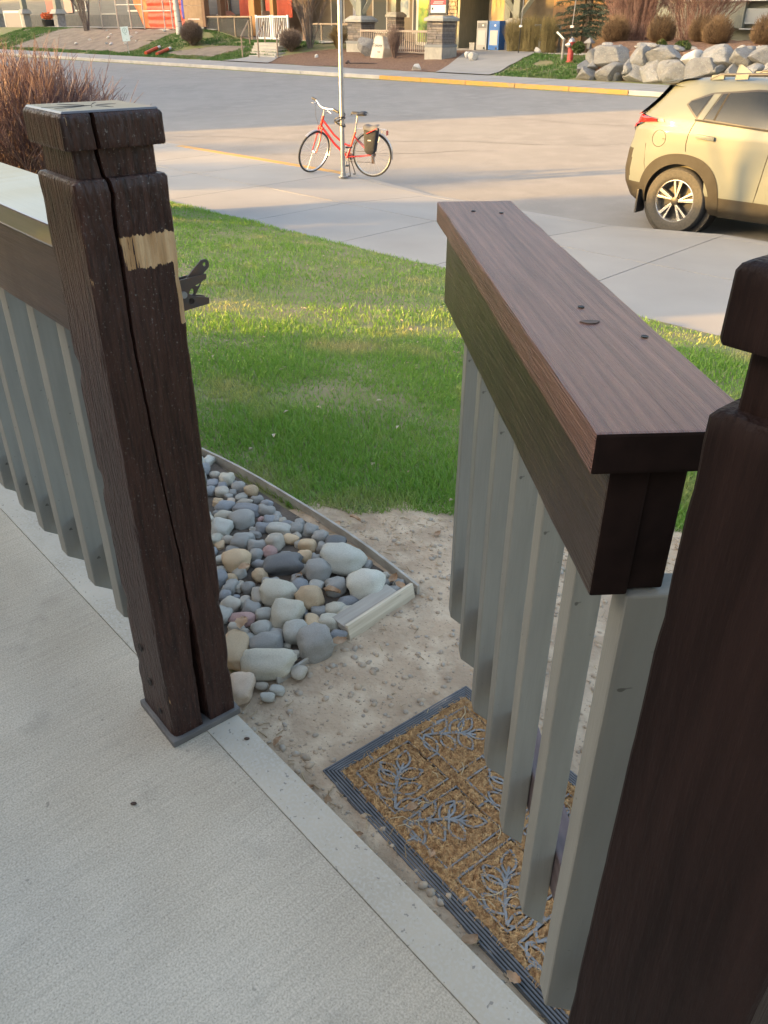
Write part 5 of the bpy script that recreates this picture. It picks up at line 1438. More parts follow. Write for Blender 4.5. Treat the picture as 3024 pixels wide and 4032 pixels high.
# ---- loose white rocks
for (s, t_, k, lb) in ((-22.9,25.4,.15,'pale upright rock at the street edge of the mulch bed'),(-23.0,28.5,.13,'white rock on the mulch near the path, behind another white rock'),(-22.35,28.0,.16,'white rock beside the path in front of another white rock'),
                       (-30.6,27.3,.08,'small white stone on the mulch left of the pole'),(-21.9,31.6,.12,'pale rock at the foot of the olive hedge')):
    t = sthing('rock', lb, 'rock', s, t_, None); me = boulder_mesh(int(-s*13)); me.materials.append(M['boulder_white'])
    o = link('stone', me, None, t); o.scale = (k*1.2, k, k*1.1); o.location = (0,0,k*.7); o.rotation_euler = (0,.2,1)
for i in range(14):
    s, t_ = rnd.uniform(-52,-45.5), rnd.uniform(26.8,29.6); k = rnd.uniform(.05,.11)
    if i == 0:
        r0 = sthing('rock', 'small pale stone on the dirt bank behind the parking sign', 'rock', s, t_, None, 'pale stones on the dirt bank'); me = boulder_mesh(99); me.materials.append(M['boulder_white'])
        o = link('stone', me, None, r0); o.scale = (.10,.08,.06); o.location = (0,0,.04)
    else: copy_tree(r0, None, W(s, t_, zst(s, t_)), rnd.uniform(0,6), (k/.08,)*3)

# ---- stone pillars with concrete caps and timber posts
M['ledge'] = [mat('ledge_stone', c, .9, tuple(q*.7 for q in c), 7, bump=.4, bscale=15, bdist=.02, rand=.22) for c in ((.215,.19,.17),(.27,.23,.19),(.17,.155,.15))]
M['cap_conc'] = mat('cap_concrete', (.36,.345,.30), .9, (.29,.28,.25), 5, bump=.3, bscale=20)
M['sage'] = mat('sage_timber', (.245,.25,.20), .7, (.20,.205,.165), 6, stretch=(3,3,.5))
def pillar(s, t, w, zst0, h0, h1, h2, label, post_h=0, brace=False):
    p = sthing('stone_pillar', label, 'pillar', s, t, None); z0 = 0
    mb = MB(); h = w/2
    mb.box(-h*1.12,h*1.12,-h*1.12,h*1.12,-.2,h0-.10); mb.build('plinth', M['cap_conc'], p, bevel=.01)
    mb = MB(); mb.box(-h*1.14,h*1.14,-h*1.14,h*1.14,h0-.10,h0); mb.build('base_course', mat('bluestone', (.20,.21,.215), .8) if 'bluestone' not in bpy.data.materials else bpy.data.materials['bluestone'], p, bevel=.01)
    z = h0
    while z < h1 - .01:
        dz = min(rnd.uniform(.055, .11), h1-z)
        cut = rnd.uniform(-.3,.3)*w
        for a, b in ((-h, cut-.004), (cut+.004, h)):
            e = rnd.uniform(-.012,.010)
            mb = MB(); mb.box(a, b, -h+e, h+e*.3, z+.004, z+dz-.004); mb.build('stone', rnd.choice(M['ledge']), p, bevel=.008, seg=1)
        z += dz
    MB().box(-h+.03,h-.03,-h+.03,h-.03,h0,h1).build('mortar_core', M['joint'], p)
    mb = MB(); q = h*1.22; r = h*.80
    mb.add([(-q,-q,h1),(q,-q,h1),(q,q,h1),(-q,q,h1),(-q,-q,h1+.10),(q,-q,h1+.10),(q,q,h1+.10),(-q,q,h1+.10),(-r,-r,h2),(r,-r,h2),(r,r,h2),(-r,r,h2)],
           [(0,3,2,1),(0,1,5,4),(1,2,6,5),(2,3,7,6),(3,0,4,7),(4,5,9,8),(5,6,10,9),(6,7,11,10),(7,4,8,11),(8,9,10,11)])
    mb.build('cap', M['cap_conc'], p, bevel=.008)
    if post_h:
        mb = MB(); mb.box(-.17,.17,-.17,.17,h2,h2+post_h); mb.build('timber_column', M['sage'], p, bevel=.02)
        if brace:
            mb = MB()
            for sg in (-1, 1): mb.tube([(sg*.12,0,h2+.10),(sg*.95,0,h2+1.0)], .12, 4)
            mb.build('brace', M['sage'], p)
    return p
pR = pillar(-24.30, 28.35, .82, 0, .48, 1.27, 1.46, 'square stone pillar with a black framed notice standing left of the path')
pL = pillar(-29.80, 29.30, .86, 0, .40, 1.12, 1.36, 'square stone pillar with flared concrete cap carrying a braced timber column', 2.2, True)
p3 = pillar(-24.40, 33.55, .66, 0, .35, 1.05, 1.24, 'stone pillar with concrete cap half hidden by the olive hedge', 2.2, True)
pillar(-31.85, 33.7, .62, 0, .3, 1.2, 1.42, 'low stone pillar behind the brown picket fence', 2.0)
# notice board on the right pillar
nb_ = sthing('notice_board', 'black framed red and white notice on top of the stone pillar', 'sign', -24.30, 28.15, zst(-24.3,28.35)+1.46)
MB().box(-.47,.47,-.03,.03,.02,.56).build('frame', M['black'], nb_, bevel=.01)
MB().box(-.38,.38,-.040,-.031,.09,.35).build('white_panel', mat('panel_white', (.62,.62,.60), .5), nb_)
MB().box(-.38,.38,-.041,-.032,.352,.51).build('red_panel', mat('panel_red', (.50,.035,.05), .5), nb_)
def lettering(txt, size, parent, x, y, z, material, name='lettering', rot=None):
    o = link(name, text_mesh(txt, size), material, parent); o.location = (x, y, z); o.rotation_euler = rot or (R(90), 0, 0); return o
M['ink'] = mat('ink', (.03,.03,.035), .6); M['pale_ink'] = mat('pale_ink', (.62,.45,.46), .6); M['cyan_ink'] = mat('cyan_ink', (.25,.48,.52), .6)
for k, (x0, x1, z0, z1, mm) in enumerate(((-.27,.24,.40,.42,'pale_ink'),(-.22,.27,.445,.465,'pale_ink'),(-.32,-.24,.19,.27,'ink'),(.10,.33,.28,.32,'cyan_ink'),(-.18,.12,.265,.275,'pale_ink'),(-.18,.30,.22,.228,'pale_ink'),(-.18,.26,.18,.188,'pale_ink'),(-.25,.30,.125,.133,'pale_ink'))):
    MB().box(x0, x1, -.0445, -.040, z0, z1).build('printed_line', M[mm], nb_)

# ---- tan picket fence
M['tan_metal'] = mat('tan_metal', (.36,.285,.225), .6, (.31,.25,.20), 5)
fn_ = sthing('picket_fence', 'tan metal picket fence between the two stone pillars', 'fence', -27.1, 28.75, zst(-27.1,28.75)-.02)
L0, L1 = -2.15, 2.35
MB().box(L0,L1,-.045,.045,.84,.92).build('top_rail', M['tan_metal'], fn_, bevel=.008)
MB().box(L0,L1,-.03,.03,.09,.15).build('bottom_rail', M['tan_metal'], fn_, bevel=.008)
pk = MB().box(-.020,.020,-.012,.012,.151,.839).build('picket', M['tan_metal'], fn_, bevel=.003); pk.location.x = L0+.08
k = 1
while L0+.08+k*.115 < L1:
    o = pk.copy(); COL.objects.link(o); o.location.x = L0+.08+k*.115; k += 1
for x in (L0, L1): MB().box(x-.035,x+.035,-.035,.035,0,.96).build('fence_post', M['tan_metal'], fn_, bevel=.005)

# ---- engraved boulder
M['sand_stone'] = mat('sand_stone', (.40,.36,.30), .85, (.30,.25,.19), 3, 6, bump=.5, bscale=9, bdist=.03)
M['face_stone'] = mat('face_stone', (.56,.53,.46), .8, (.46,.41,.33), 2.5, 6, .45, .7, bump=.15, bscale=20)
eb = sthing('engraved_boulder', 'pale flat faced boulder engraved with dark lettering in front of the picket fence', 'boulder', -27.3, 27.95, None)
mb = MB()
fr = [(-.46,-.03),(.30,-.05),(.36,.35),(.22,.80),(-.05,.84),(-.24,.78),(-.36,.35)]
bk = [(-.40,-.03),(.62,-.05),(.66,.30),(.45,.62),(.1,.74),(-.2,.7),(-.34,.32)]
mb.add([(x,-.16+.10*z,z) for x, z in fr] + [(x,.32,z) for x, z in bk], [tuple(range(7)), tuple(range(13,6,-1))] + [(i, 7+i, 7+(i+1)%7, (i+1)%7) for i in range(7)])
mb.build('rock', M['sand_stone'], eb, bevel=.03)
mb = MB(); fi = [(x*.93, .012+z*.93) for x, z in fr]; mb.add([(x,-.175+.10*z,z) for x, z in fi] + [(x,-.12+.10*z,z) for x, z in fi], [tuple(range(6,-1,-1)), tuple(range(7,14))] + [(i, (i+1)%7, 7+(i+1)%7, 7+i) for i in range(7)])
mb.build('smooth_face', M['face_stone'], eb)
lettering('Tolony', .19, eb, -.03, -.182+.045, .45, M['ink'], 'engraving', (R(84.3),0,0)); lettering('lodge', .085, eb, .07, -.182+.022, .22, M['ink'], 'engraving', (R(84.3),0,0))
r2 = sthing('boulder', 'dark grey boulder left of the engraved boulder', 'boulder', -28.25, 28.1, None); me = boulder_mesh(205); me.materials.append(M['rubble']); o = link('rock', me, None, r2); o.scale = (.40,.30,.42); o.location = (0,0,.33)
ds = sthing('bare_shrub', 'thin leafless brown shrub at the right of the engraved boulder', 'shrub', -26.3, 27.75, None)
twigs(160, .34, 1.15, 51, .010, .07, 4, .2, tiplen=.3).build('branches', mat('brown_twig', (.17,.115,.09), .9, (.24,.17,.14), 8), ds, fix=False)
pp = sthing('fallen_branch', 'dark bent branch lying on the mulch in front of the engraved boulder', 'branch', -26.9, 26.1, None)
MB().tube([(-.55,0,.04),(-.42,0,.12),(-.30,0,.05),(.2,.2,.07),(.75,.5,.06)], [.05,.05,.03,.025,.015], 6).build('bough', mat('bough', (.045,.035,.035), .8), pp, smooth=True)

# ---- newspaper boxes
M['box_grey'] = mat('box_grey', (.30,.30,.285), .5); M['box_blue'] = mat('box_blue', (.020,.115,.36), .4); M['box_panel'] = mat('box_panel', (.38,.38,.37), .5)
for s, mm, lb, in ((-25.72,'box_grey','grey newspaper box standing left of the blue one'),(-25.05,'box_blue','blue newspaper box beside the grey one in the alcove')):
    t = sthing('newspaper_box', lb, 'newspaper box', s, 33.0, None, 'newspaper boxes in the alcove')
    mb = MB(); mb.box(-.29,.29,-.24,.24,.03,1.14); mb.build('cabinet', M[mm], t, bevel=.02)
    MB().box(-.21,.21,-.252,-.241,.22,.78).build('door_panel', M['box_panel'], t, bevel=.006)
    MB().box(-.23,.23,-.252,-.241,.86,1.06).build('window', mat('box_window', (.16,.16,.155), .3) if mm == 'box_grey' else M['box_blue'], t, bevel=.006)
    MB().box(.02,.10,-.256,-.253,.93,1.0).build('label', mat('label', (.65,.65,.62), .5) if 'label' not in bpy.data.materials else bpy.data.materials['label'], t)
    MB().box(.12,.20,-.254,-.241,.06,.14).build('coin_slot', M['black'], t)
t = sthing('paper_box', 'small beige carton standing left of the grey newspaper box', 'box', -26.35, 33.0, None); mb = MB(); mb.box(-.14,.14,-.12,.12,0,.26); mb.build('carton', M['cap_conc'], t, bevel=.01); MB().box(-.15,.15,-.13,.13,.262,.29).build('lid', M['face_stone'], t)
# ---- bike rack loops
for k, (s, t_, h) in enumerate(((-22.3,32.3,1.0),(-22.2,33.6,1.0))):
    if k == 0:
        r0_ = sthing('bike_rack', 'grey metal rack frame nearer the street in front of the olive hedge', 'rack', s, t_, None, 'bike rack frames'); MB().tube([(-.30,0,h-.02),(0,0,h),(0,0,0)], .055, 4).build('tube', mat('rack_grey', (.22,.245,.28), .5), r0_); MB().box(-.10,.10,-.10,.10,0,.02).build('foot', M['metal_dark'], r0_)
    else: copy_tree(r0_, None, W(s, t_, zst(s, t_)), SROT, None, 'grey metal rack frame set back behind the nearer one at the hedge')
# ---- hedge and spruce
hd = sthing('hedge', 'olive brown leafless hedge right of the newspaper boxes', 'hedge', -22.75, 32.5, None)
mbh = MB()
for k in range(5):
    a = twigs(260, .55, 1.22, 61+k, .007, .40, 6, .25, tiplen=.26); mbh.add([(x + (k-2)*.42, y + .12*((k % 2)*2-1), z) for x, y, z in a.v], a.f)
mbh.build('branches', mat('olive_twig', (.155,.125,.050), .9, (.21,.175,.075), 6, 4, world=True, col3=(.10,.08,.04), n3=12.), hd, fix=False)
sp = sthing('spruce_tree', 'dark blue green spruce with drooping boughs behind the hydrant', 'tree', -20.9, 33.6, None)
MB().tube([(0,0,0),(0,0,6.5)], [.16,.03], 8).build('trunk', mat('bark', (.09,.07,.055), .9, (.13,.10,.08), 8), sp, smooth=True)
rg = np.random.default_rng(9); VV = []; FF = []; off = 0
mbs = MB()
for zb in np.arange(.75, 6.2, .20):
    L_ = 1.95*(1 - zb/7.0)
    for k in range(9):
        a = rg.uniform(0, 6.283); ll = L_*rg.uniform(.7, 1.05); n = int(70*ll)
        mbs.tube([(0,0,zb),(ll*.5*math.cos(a), ll*.5*math.sin(a), zb-.06*ll),(ll*math.cos(a), ll*math.sin(a), zb-.10*ll)], [.018,.012,.004], 3, False)
        f = rg.uniform(.12, 1, n); w = .17*(1-f*.7)
        P = np.stack([ll*f*math.cos(a) + rg.normal(0,1,n)*w, ll*f*math.sin(a) + rg.normal(0,1,n)*w, zb - .12*ll*f**1.5 - np.abs(rg.normal(0,.06,n))], 1)
        d = np.stack([math.cos(a)+rg.normal(0,.6,n), math.sin(a)+rg.normal(0,.6,n), rg.normal(-.25,.3,n)], 1); d /= np.linalg.norm(d,axis=1)[:,None]
        q = np.cross(d, rg.normal(size=(n,3))); q /= np.linalg.norm(q,axis=1)[:,None]; le = rg.uniform(.05,.11,n)[:,None]
        VV.append(np.stack([P-d*le, P+q*.014, P+d*le, P-q*.014],1).reshape(-1,3)); FF.append((np.arange(n)*4)[:,None] + np.array([[0,1,2,3]]) + off); off += 4*n
link('crown', fast_mesh('crown', np.concatenate(VV), np.concatenate(FF)), leafy('spruce', (.045,.075,.055), (.07,.105,.075), (.06,.075,.05), 1., 15.), sp)
mbs.build('boughs', bpy.data.materials['bark'], sp, fix=False, kind='stuff')
for k, (s, t_, lb) in enumerate(((-22.25,30.8,'thin black pole with a white tip just left of the spruce'),(-19.6,30.4,'thin pole with a small white tag in front of the spruce'))):
    t = sthing('garden_stake', lb, 'stake', s, t_, None); MB().tube([(0,0,0),(.02,0,.95)], .018, 6).build('lower_rod', M['black'], t); MB().tube([(.02,0,.95),(.10,0,2.6)], .018, 6).build('upper_rod', M['steel'], t); MB().box(-.04,.08,-.03,.03,.92,.99).build('tag', mat('tag_white', (.7,.7,.68), .5) if 'tag_white' not in bpy.data.materials else bpy.data.materials['tag_white'], t)

# ---- steps, hand rails and white gate
M['step'] = mat('step_concrete', (.42,.40,.35), .9, (.36,.345,.31), 3, bump=.2, bscale=20)
stp = sthing('concrete_steps', 'flight of pale concrete steps rising to the white gate', 'steps', -33.6, 26.6, -.05)
for k in range(5):
    MB().box(-.95-.42*k,.95-.42*k,.42*k,.42*k+.9,-.2,.115*(k+1)).build('step', M['step'], stp, bevel=.012)
hr0 = None
M['rail_tan'] = mat('rail_tan', (.33,.255,.18), .6, (.27,.20,.14), 6)
for k, (s, t_, lb) in enumerate(((-34.75,26.4,'tan handrail on the left side of the concrete steps'),(-33.55,26.4,'tan handrail in the middle of the concrete steps'),(-32.55,26.7,'tan handrail on the right side of the concrete steps'))):
    if hr0 is None:
        hr0 = sthing('handrail', lb, 'handrail', s, t_, -.05, 'handrails of the concrete steps')
        MB().tube([(0,0,0),(0,0,.88)], .035, 6).build('post', M['rail_tan'], hr0); MB().tube([(-2.1,2.1,.5),(-2.1,2.1,1.5)], .035, 6).build('post', M['rail_tan'], hr0)
        MB().tube([(.05,-.05,.86),(-2.1,2.1,1.46)], .04, 6).build('rail', M['rail_tan'], hr0)
    else: copy_tree(hr0, None, W(s, t_, -.05), SROT, None, lb)
M['white'] = mat('white_paint', (.74,.74,.73), .4)
wg = sthing('white_gate', 'white metal double gate with vertical bars at the top of the steps', 'gate', -38.1, 31.0, .56)
for x0, x1 in ((-1.35,-.08),(.02,1.30)):
    MB().box(x0,x1,-.03,.03,1.02,1.10).build('gate_rail', M['white'], wg, bevel=.006); MB().box(x0,x1,-.03,.03,.06,.13).build('gate_rail', M['white'], wg, bevel=.006)
    for x in (x0+.04, x1-.04): MB().box(x-.045,x+.045,-.04,.04,0,1.14).build('gate_post', M['white'], wg, bevel=.006)
    x = x0 + .17
    b_ = None
    while x < x1 - .1:
        if b_ is None: b_ = MB().box(-.015,.015,-.012,.012,.131,1.019).build('bar', M['white'], wg); b_.location.x = x
        else: o = b_.copy(); COL.objects.link(o); o.location.x = x
        x += .142
# ---- glass railing left of the gate
M['smoke_glass'] = mat('smoke_glass', (.30,.30,.28), .08, trans=.8)
gr_ = sthing('glass_railing', 'glass panel railing with tan posts left of the white gate', 'railing', -41.6, 30.7, .62)
MB().box(-2.2,2.2,-.03,.03,.96,1.03).build('top_rail', M['rail_tan'], gr_, bevel=.005)
for x in (-2.2,-.75,.72,2.15): MB().box(x-.035,x+.035,-.035,.035,-.3,1.0).build('post', M['rail_tan'], gr_, bevel=.004)
for x in (-1.47,-.02,1.43): MB().box(x-.66,x+.66,-.008,.008,.08,.92).build('glass_panel', M['smoke_glass'], gr_)
gr2 = copy_tree(gr_, None, W(-34.0, 31.3, .42), SROT, (.85,1,.9), 'glass panel railing with tan posts behind the bare tree right of the white gate')
# ---- bare tree and bushes right of the steps
bt_ = sthing('bare_tree', 'multi stemmed bare tree on the mulch right of the steps', 'tree', -32.7, 28.8, None)
twigs(16, 1.15, 3.4, 71, .034, .14, 22, .18, tiplen=.75, sides=4).build('branches', mat('grey_twig', (.155,.125,.105), .9, (.22,.185,.155), 8), bt_, fix=False)
for s, t_, r, lb in ((-33.05,27.9,.62,'low brown bush at the foot of the bare tree'),(-33.6,28.4,.52,'brown bush close to the right handrail')):
    t = sthing('brown_bush', lb, 'bush', s, t_, None); twigs(700, .45, .75, int(-s*7), .009, .08, 3, .2, ball=True, tiplen=.15).build('branches', M['grey_bush'], t, fix=False); t.scale = (r/.5,)*3
t = sthing('low_shrub', 'small bright green shrub beside the left stone pillar', 'shrub', -30.75, 29.9, None); link('foliage', fast_mesh('foliage', *leaf_ball(700, .30, .26, .06, 7)), leafy('bright_leaf', (.09,.17,.03), (.14,.22,.05), (.1,.15,.03), 2., 20.), t)
t = sthing('low_shrub', 'ochre leafless shrub behind the steel pole', 'shrub', -31.6, 29.6, None); twigs(300, .5, .85, 88, .009, .15, 3, .2, tiplen=.2).build('branches', mat('ochre_twig', (.22,.15,.055), .9, (.17,.12,.05), 6), t, fix=False)
# ---- big brown ball bush, tubes, parking sign, birch
t = sthing('brown_bush', 'big round grey brown bush in front of the plywood screen', 'bush', -40.9, 27.9, None); twigs(1500, .60, 1.12, 91, .011, .10, 4, .2, ball=True, tiplen=.18).build('branches', M['grey_bush'], t, fix=False)
M['orange_tube'] = mat('orange_tube', (.55,.075,.03), .5, (.45,.09,.04), 5)
for k, (a, b, lb) in enumerate((((-41.9,25.65),(-42.45,26.9),'orange delineator post lying on the grass, the left one of the pair'),((-40.75,25.6),(-41.45,26.9),'orange delineator post lying on the grass, nearer the round bush'))):
    t = sthing('delineator_post', lb, 'post', a[0], a[1], zst(*a)+.09, 'orange posts lying on the grass'); d = Vector((b[0]-a[0], b[1]-a[1], zst(*b)-zst(*a)))
    MB().tube([(0,0,0), d*.80], .085, 12).build('tube', M['orange_tube'], t, smooth=True); MB().tube([d*.80, d*.98], .07, 12).build('reflective_band', M['tag'] if 'tag' in M else bpy.data.materials['tag_white'], t, smooth=True)
    MB().tube([d*.98, d*1.06], [.05,.04], 10).build('tip', M['machined'], t, smooth=True)
M['sign_face'] = mat('sign_face', (.45,.56,.58), .5); M['sign_green'] = mat('sign_green', (.06,.17,.17), .5)
sg_ = sthing('parking_sign', 'small pale parking sign on a thin leaning post at the street edge', 'sign', -43.4, 25.6, None); sg_.rotation_euler = (0, R(-4), SROT + R(30))
MB().box(-.028,.028,-.012,.012,0,1.22).build('post', M['steel'], sg_)
MB().box(-.22,.22,-.020,-.013,.60,1.26).build('sign_plate', M['sign_face'], sg_, bevel=.003)
me = curve_mesh([circ(0,0,.125,28), circ(0,0,.105,28,True)], .003, 'ring'); o = link('ring', me, M['sign_green'], sg_); o.location = (0,-.0225,1.08); o.rotation_euler = (R(90),0,0)
lettering('P', .17, sg_, 0, -.0225, 1.08, M['sign_green']); lettering('2 hr', .075, sg_, .01, -.0225, .90, M['sign_green']); lettering('9-6', .06, sg_, .04, -.0225, .68, M['sign_green'])
bi = sthing('birch_tree', 'white barked birch trunk in front of the red tarpaulin', 'tree', -43.9, 29.2, None)
mb = MB(); mb.tube([(0,0,-.1),(-.05,0,.8),(-.14,0,1.8),(-.30,0,3.4),(-.34,0,6.0)], [.20,.165,.15,.13,.08], 12); mb.build('trunk', mat('birch_bark', (.52,.50,.46), .8, (.10,.09,.08), 3, 6, .60, .66, stretch=(1,1,5), bump=.3, bscale=14), bi, smooth=True)
tb = twigs(26, 1.6, 2.6, 95, .03, .05, 8, .25, tiplen=.7); MB().add([(x-.34, y, z+4.4) for x, y, z in tb.v], tb.f).build('branches', bpy.data.materials['grey_twig'], bi, fix=False)
t0_ = sthing('bare_tree', 'grey multi stemmed bare tree far left in front of the grey house', 'tree', -54.4, 29.3, None)
twigs(9, .9, 4.2, 97, .055, .18, 22, .15, tiplen=.8, sides=4).build('branches', bpy.data.materials['grey_twig'], t0_, fix=False)

# ---- building works: temporary fence, tarpaulins, plywood screen
M['tarp_o'] = mat('tarp_orange', (.62,.20,.055), .6, (.50,.15,.05), 2, bump=.6, bscale=3, bdist=.15); M['tarp_r'] = mat('tarp_red', (.60,.105,.05), .6, (.50,.08,.045), 2, bump=.5, bscale=3, bdist=.12)
t = sthing('tarpaulin', 'orange tarpaulin sagging behind the temporary fence', 'tarpaulin', -50.9, 31.4, 1.0)
def tarp(i, j):
    u = i; v = j; x0 = -2.0 + 2.6*(1-v)**1.6*.0 
    x = -2.1*v**.8*1.0 + 4.4*u*(.35+.65*v) - 1.0*(1-v)*0 ; z = .05 + 3.2*v - .25*math.sin(u*3.1)*(1-v)
    return (x - .1 + .06*math.sin(z*4+u*9), .10*math.sin(u*14 + v*3) + .08*noise.noise(Vector((u*6, v*6, 0))), z)
MB().grid(tarp, 44, 26).build('sheet', M['tarp_o'], t, smooth='all', fix=False)
t = sthing('tarpaulin', 'red ribbed tarpaulin hung beside the plywood screen', 'tarpaulin', -47.9, 31.0, 1.0)
MB().grid(lambda i, j: (-1.9+3.8*i, .04*math.sin(j*60) + .05*math.sin(i*9), 3.4*j), 30, 90).build('sheet', M['tarp_r'], t, smooth='all', fix=False)
t = sthing('blue_jacket', 'blue cloth bundle hanging at the edge of the red tarpaulin', 'cloth', -45.55, 30.7, 1.55); link('cloth', fast_mesh('cloth', *[q for q in (lambda a: (np.array(a.v), np.array(a.f)))(MB().grid(lambda i, j: (.18*math.cos(6.28*i)*(1-.4*abs(2*j-1)), .10*math.sin(6.28*i), .9*j + .05*math.sin(i*20)), 20, 12))], True), mat('blue_cloth', (.06,.07,.40), .8), t)
M['osb'] = mat('plywood', (.29,.20,.125), .85, (.23,.155,.095), 3, 6, bump=.2, bscale=25)
t = sthing('plywood_screen', 'tall plywood screen with a small triangular sign beside the red tarpaulin', 'screen', -44.35, 30.6, .85)
for k, (z0, z1) in enumerate(((.28,1.30),(1.31,2.5))): MB().box(-1.0,.75,-.03,.03,z0,z1).build('plywood_sheet', M['osb'], t, bevel=.004)
MB().box(.752,.98,-.02,.30,.28,2.5).build('plywood_sheet', mat('plywood_dark', (.22,.13,.08), .85), t, bevel=.004)
MB().box(.55,.75,-.05,.02,-.35,.28).build('screen_leg', M['steel'], t)
mb = MB(); mb.prism([(-.26,1.72),(.22,1.72),(-.02,2.18)], .035, .045, Matrix.Rotation(R(90),4,'X')); mb.build('triangle_sign', mat('tri', (.72,.66,.50), .5), t); MB().box(-.27,.24,-.05,-.04,1.63,1.70).build('sign_strip', M['black'], t)
MB().box(-.65,.45,-.036,-.031,.62,.68).build('printed_line', M['pale_ink'], t)
tf = sthing('temporary_fence', 'grey steel temporary fence panels in front of the orange tarpaulin', 'fence', -50.2, 30.3, .98)
M['fence_steel'] = mat('fence_steel', (.46,.45,.42), .5, metal=.5)
for x in (-3.9,-2.0,-.5,1.0,3.2,4.0): MB().tube([(x,0,-.15),(x,0,3.2)], .045, 6).build('fence_post', M['fence_steel'], tf)
for z, x0, x1 in ((-.02,-3.9,4.0),(1.25,-2.0,1.0),(.92,1.0,4.0),(1.75,-.5,4.0),(.78,-3.9,-2.0)): MB().tube([(x0,0,z),(x1,0,z)], .03, 6).build('fence_rail', M['fence_steel'], tf)
M['mesh_panel'] = mat('window_pane', (.10,.11,.115), .15)
# ---- timber posts of the far porch
M['new_timber'] = mat('new_timber', (.42,.215,.075), .7, (.34,.165,.055), 6, stretch=(4,4,.5), bump=.15, bscale=30)
M['old_timber'] = mat('old_timber', (.21,.135,.085), .8, (.17,.105,.065), 6, stretch=(4,4,.5))
for s, t_, z0, w, mm, lb in ((-43.2,31.6,.65,.16,'old_timber','brown timber porch post left of the orange one'),(-40.6,31.9,.70,.24,'new_timber','bright orange timber porch post behind the glass railing'),(-39.4,32.2,.70,.14,'new_timber','thin orange timber post just left of the white gate'),(-35.6,31.2,.50,.18,'old_timber','brown timber porch post behind the bare tree')):
    t = sthing('porch_post', lb, 'post', s, t_, z0); MB().box(-w,w,-w,w,0,3.0).build('timber', M[mm], t, bevel=.02); MB().box(-w*1.2,w*1.2,-w*1.2,w*1.2,-.1,.04).build('shoe', M['metal_dark'], t)
for s, t_, z0, lb in ((-45.0,33.2,1.0,'grey porch column with flared cap left of the orange panels'),(-41.8,33.4,1.0,'grey porch column with flared cap behind the orange timber post')):
    t = sthing('porch_column', lb, 'column', s, t_, z0-.3, 'grey porch columns'); mb = MB(); mb.box(-.25,.25,-.25,.25,0,1.0); mb.build('pedestal', M['rubble'], t, bevel=.01)
    mb = MB(); mb.add([(-.42,-.42,1.0),(.42,-.42,1.0),(.42,.42,1.0),(-.42,.42,1.0),(-.22,-.22,1.22),(.22,-.22,1.22),(.22,.22,1.22),(-.22,.22,1.22)], [(0,3,2,1),(0,1,5,4),(1,2,6,5),(2,3,7,6),(3,0,4,7),(4,5,6,7)]); mb.build('cap', M['cap_conc'], t, bevel=.01)
    mb = MB(); mb.lathe([(.16,1.22),(.16,3.4)], 16); mb.build('shaft', M['sage'], t, smooth=True)
t = sthing('orange_panel', 'orange red sheet panels at the back of the far porch', 'panel', -42.8, 34.4, 1.0)
for k in range(3): MB().box(-2.4+1.6*k,-.85+1.6*k,-.02,.02,.6,3.0).build('panel', M['tarp_r'], t)
t = sthing('patio_table', 'grey patio furniture stacked behind the glass railing', 'furniture', -41.0, 32.4, .72); MB().box(-.5,.5,-.3,.3,.62,.68).build('table_top', M['rubble'], t, bevel=.01); MB().box(-.35,.35,-.2,.2,0,.62).build('base', M['wheel_dark'], t)

# ---- buildings
M['wall_stone'] = mat('wall_stone', (.26,.205,.145), .9, (.20,.155,.11), 2.5, 6, bump=.3, bscale=12, bdist=.03)
M['wall_dark'] = mat('wall_dark', (.10,.085,.07), .9, (.13,.11,.09), 3, 5)
M['wall_tan'] = mat('wall_tan', (.215,.18,.135), .85, (.18,.15,.115), 2)
M['siding'] = mat('siding', (.27,.275,.225), .8, (.24,.245,.20), 1.5, stretch=(.3,.3,6))
M['siding_grey'] = mat('siding_grey', (.125,.135,.145), .85, (.105,.112,.12), 2, stretch=(.3,.3,6))
M['trim_white'] = mat('trim_white', (.60,.59,.56), .6)
lodge = sthing('lodge_building', 'stone and timber building with porches across the street', 'building', -27.0, 34.0, .2)
def fbox(s0, s1, t0, t1, z0, z1, name, mm, parent=lodge, os=-27.0, ot=34.0, oz=.2, bevel=0):
    return MB().box(s0-os, s1-os, t0-ot, t1-ot, z0-oz, z1-oz).build(name, M[mm] if isinstance(mm, str) else mm, parent, bevel=bevel)
fbox(-45.5,-30.2,36.2,36.6,0,4.6,'wall','wall_tan')
fbox(-30.19,-25.9,38.0,38.3,0,4.6,'wall','wall_dark')
fbox(-25.89,-20.0,36.0,36.4,0,4.6,'wall','wall_dark')
fbox(-30.3,-30.2,36.61,38.0,0,4.6,'wall','wall_dark')
fbox(-45.5,-8,38.31,46,0,4.6,'wall','wall_dark')
fbox(-45.5,-20,30.6,46,4.61,4.9,'roof','old_timber')
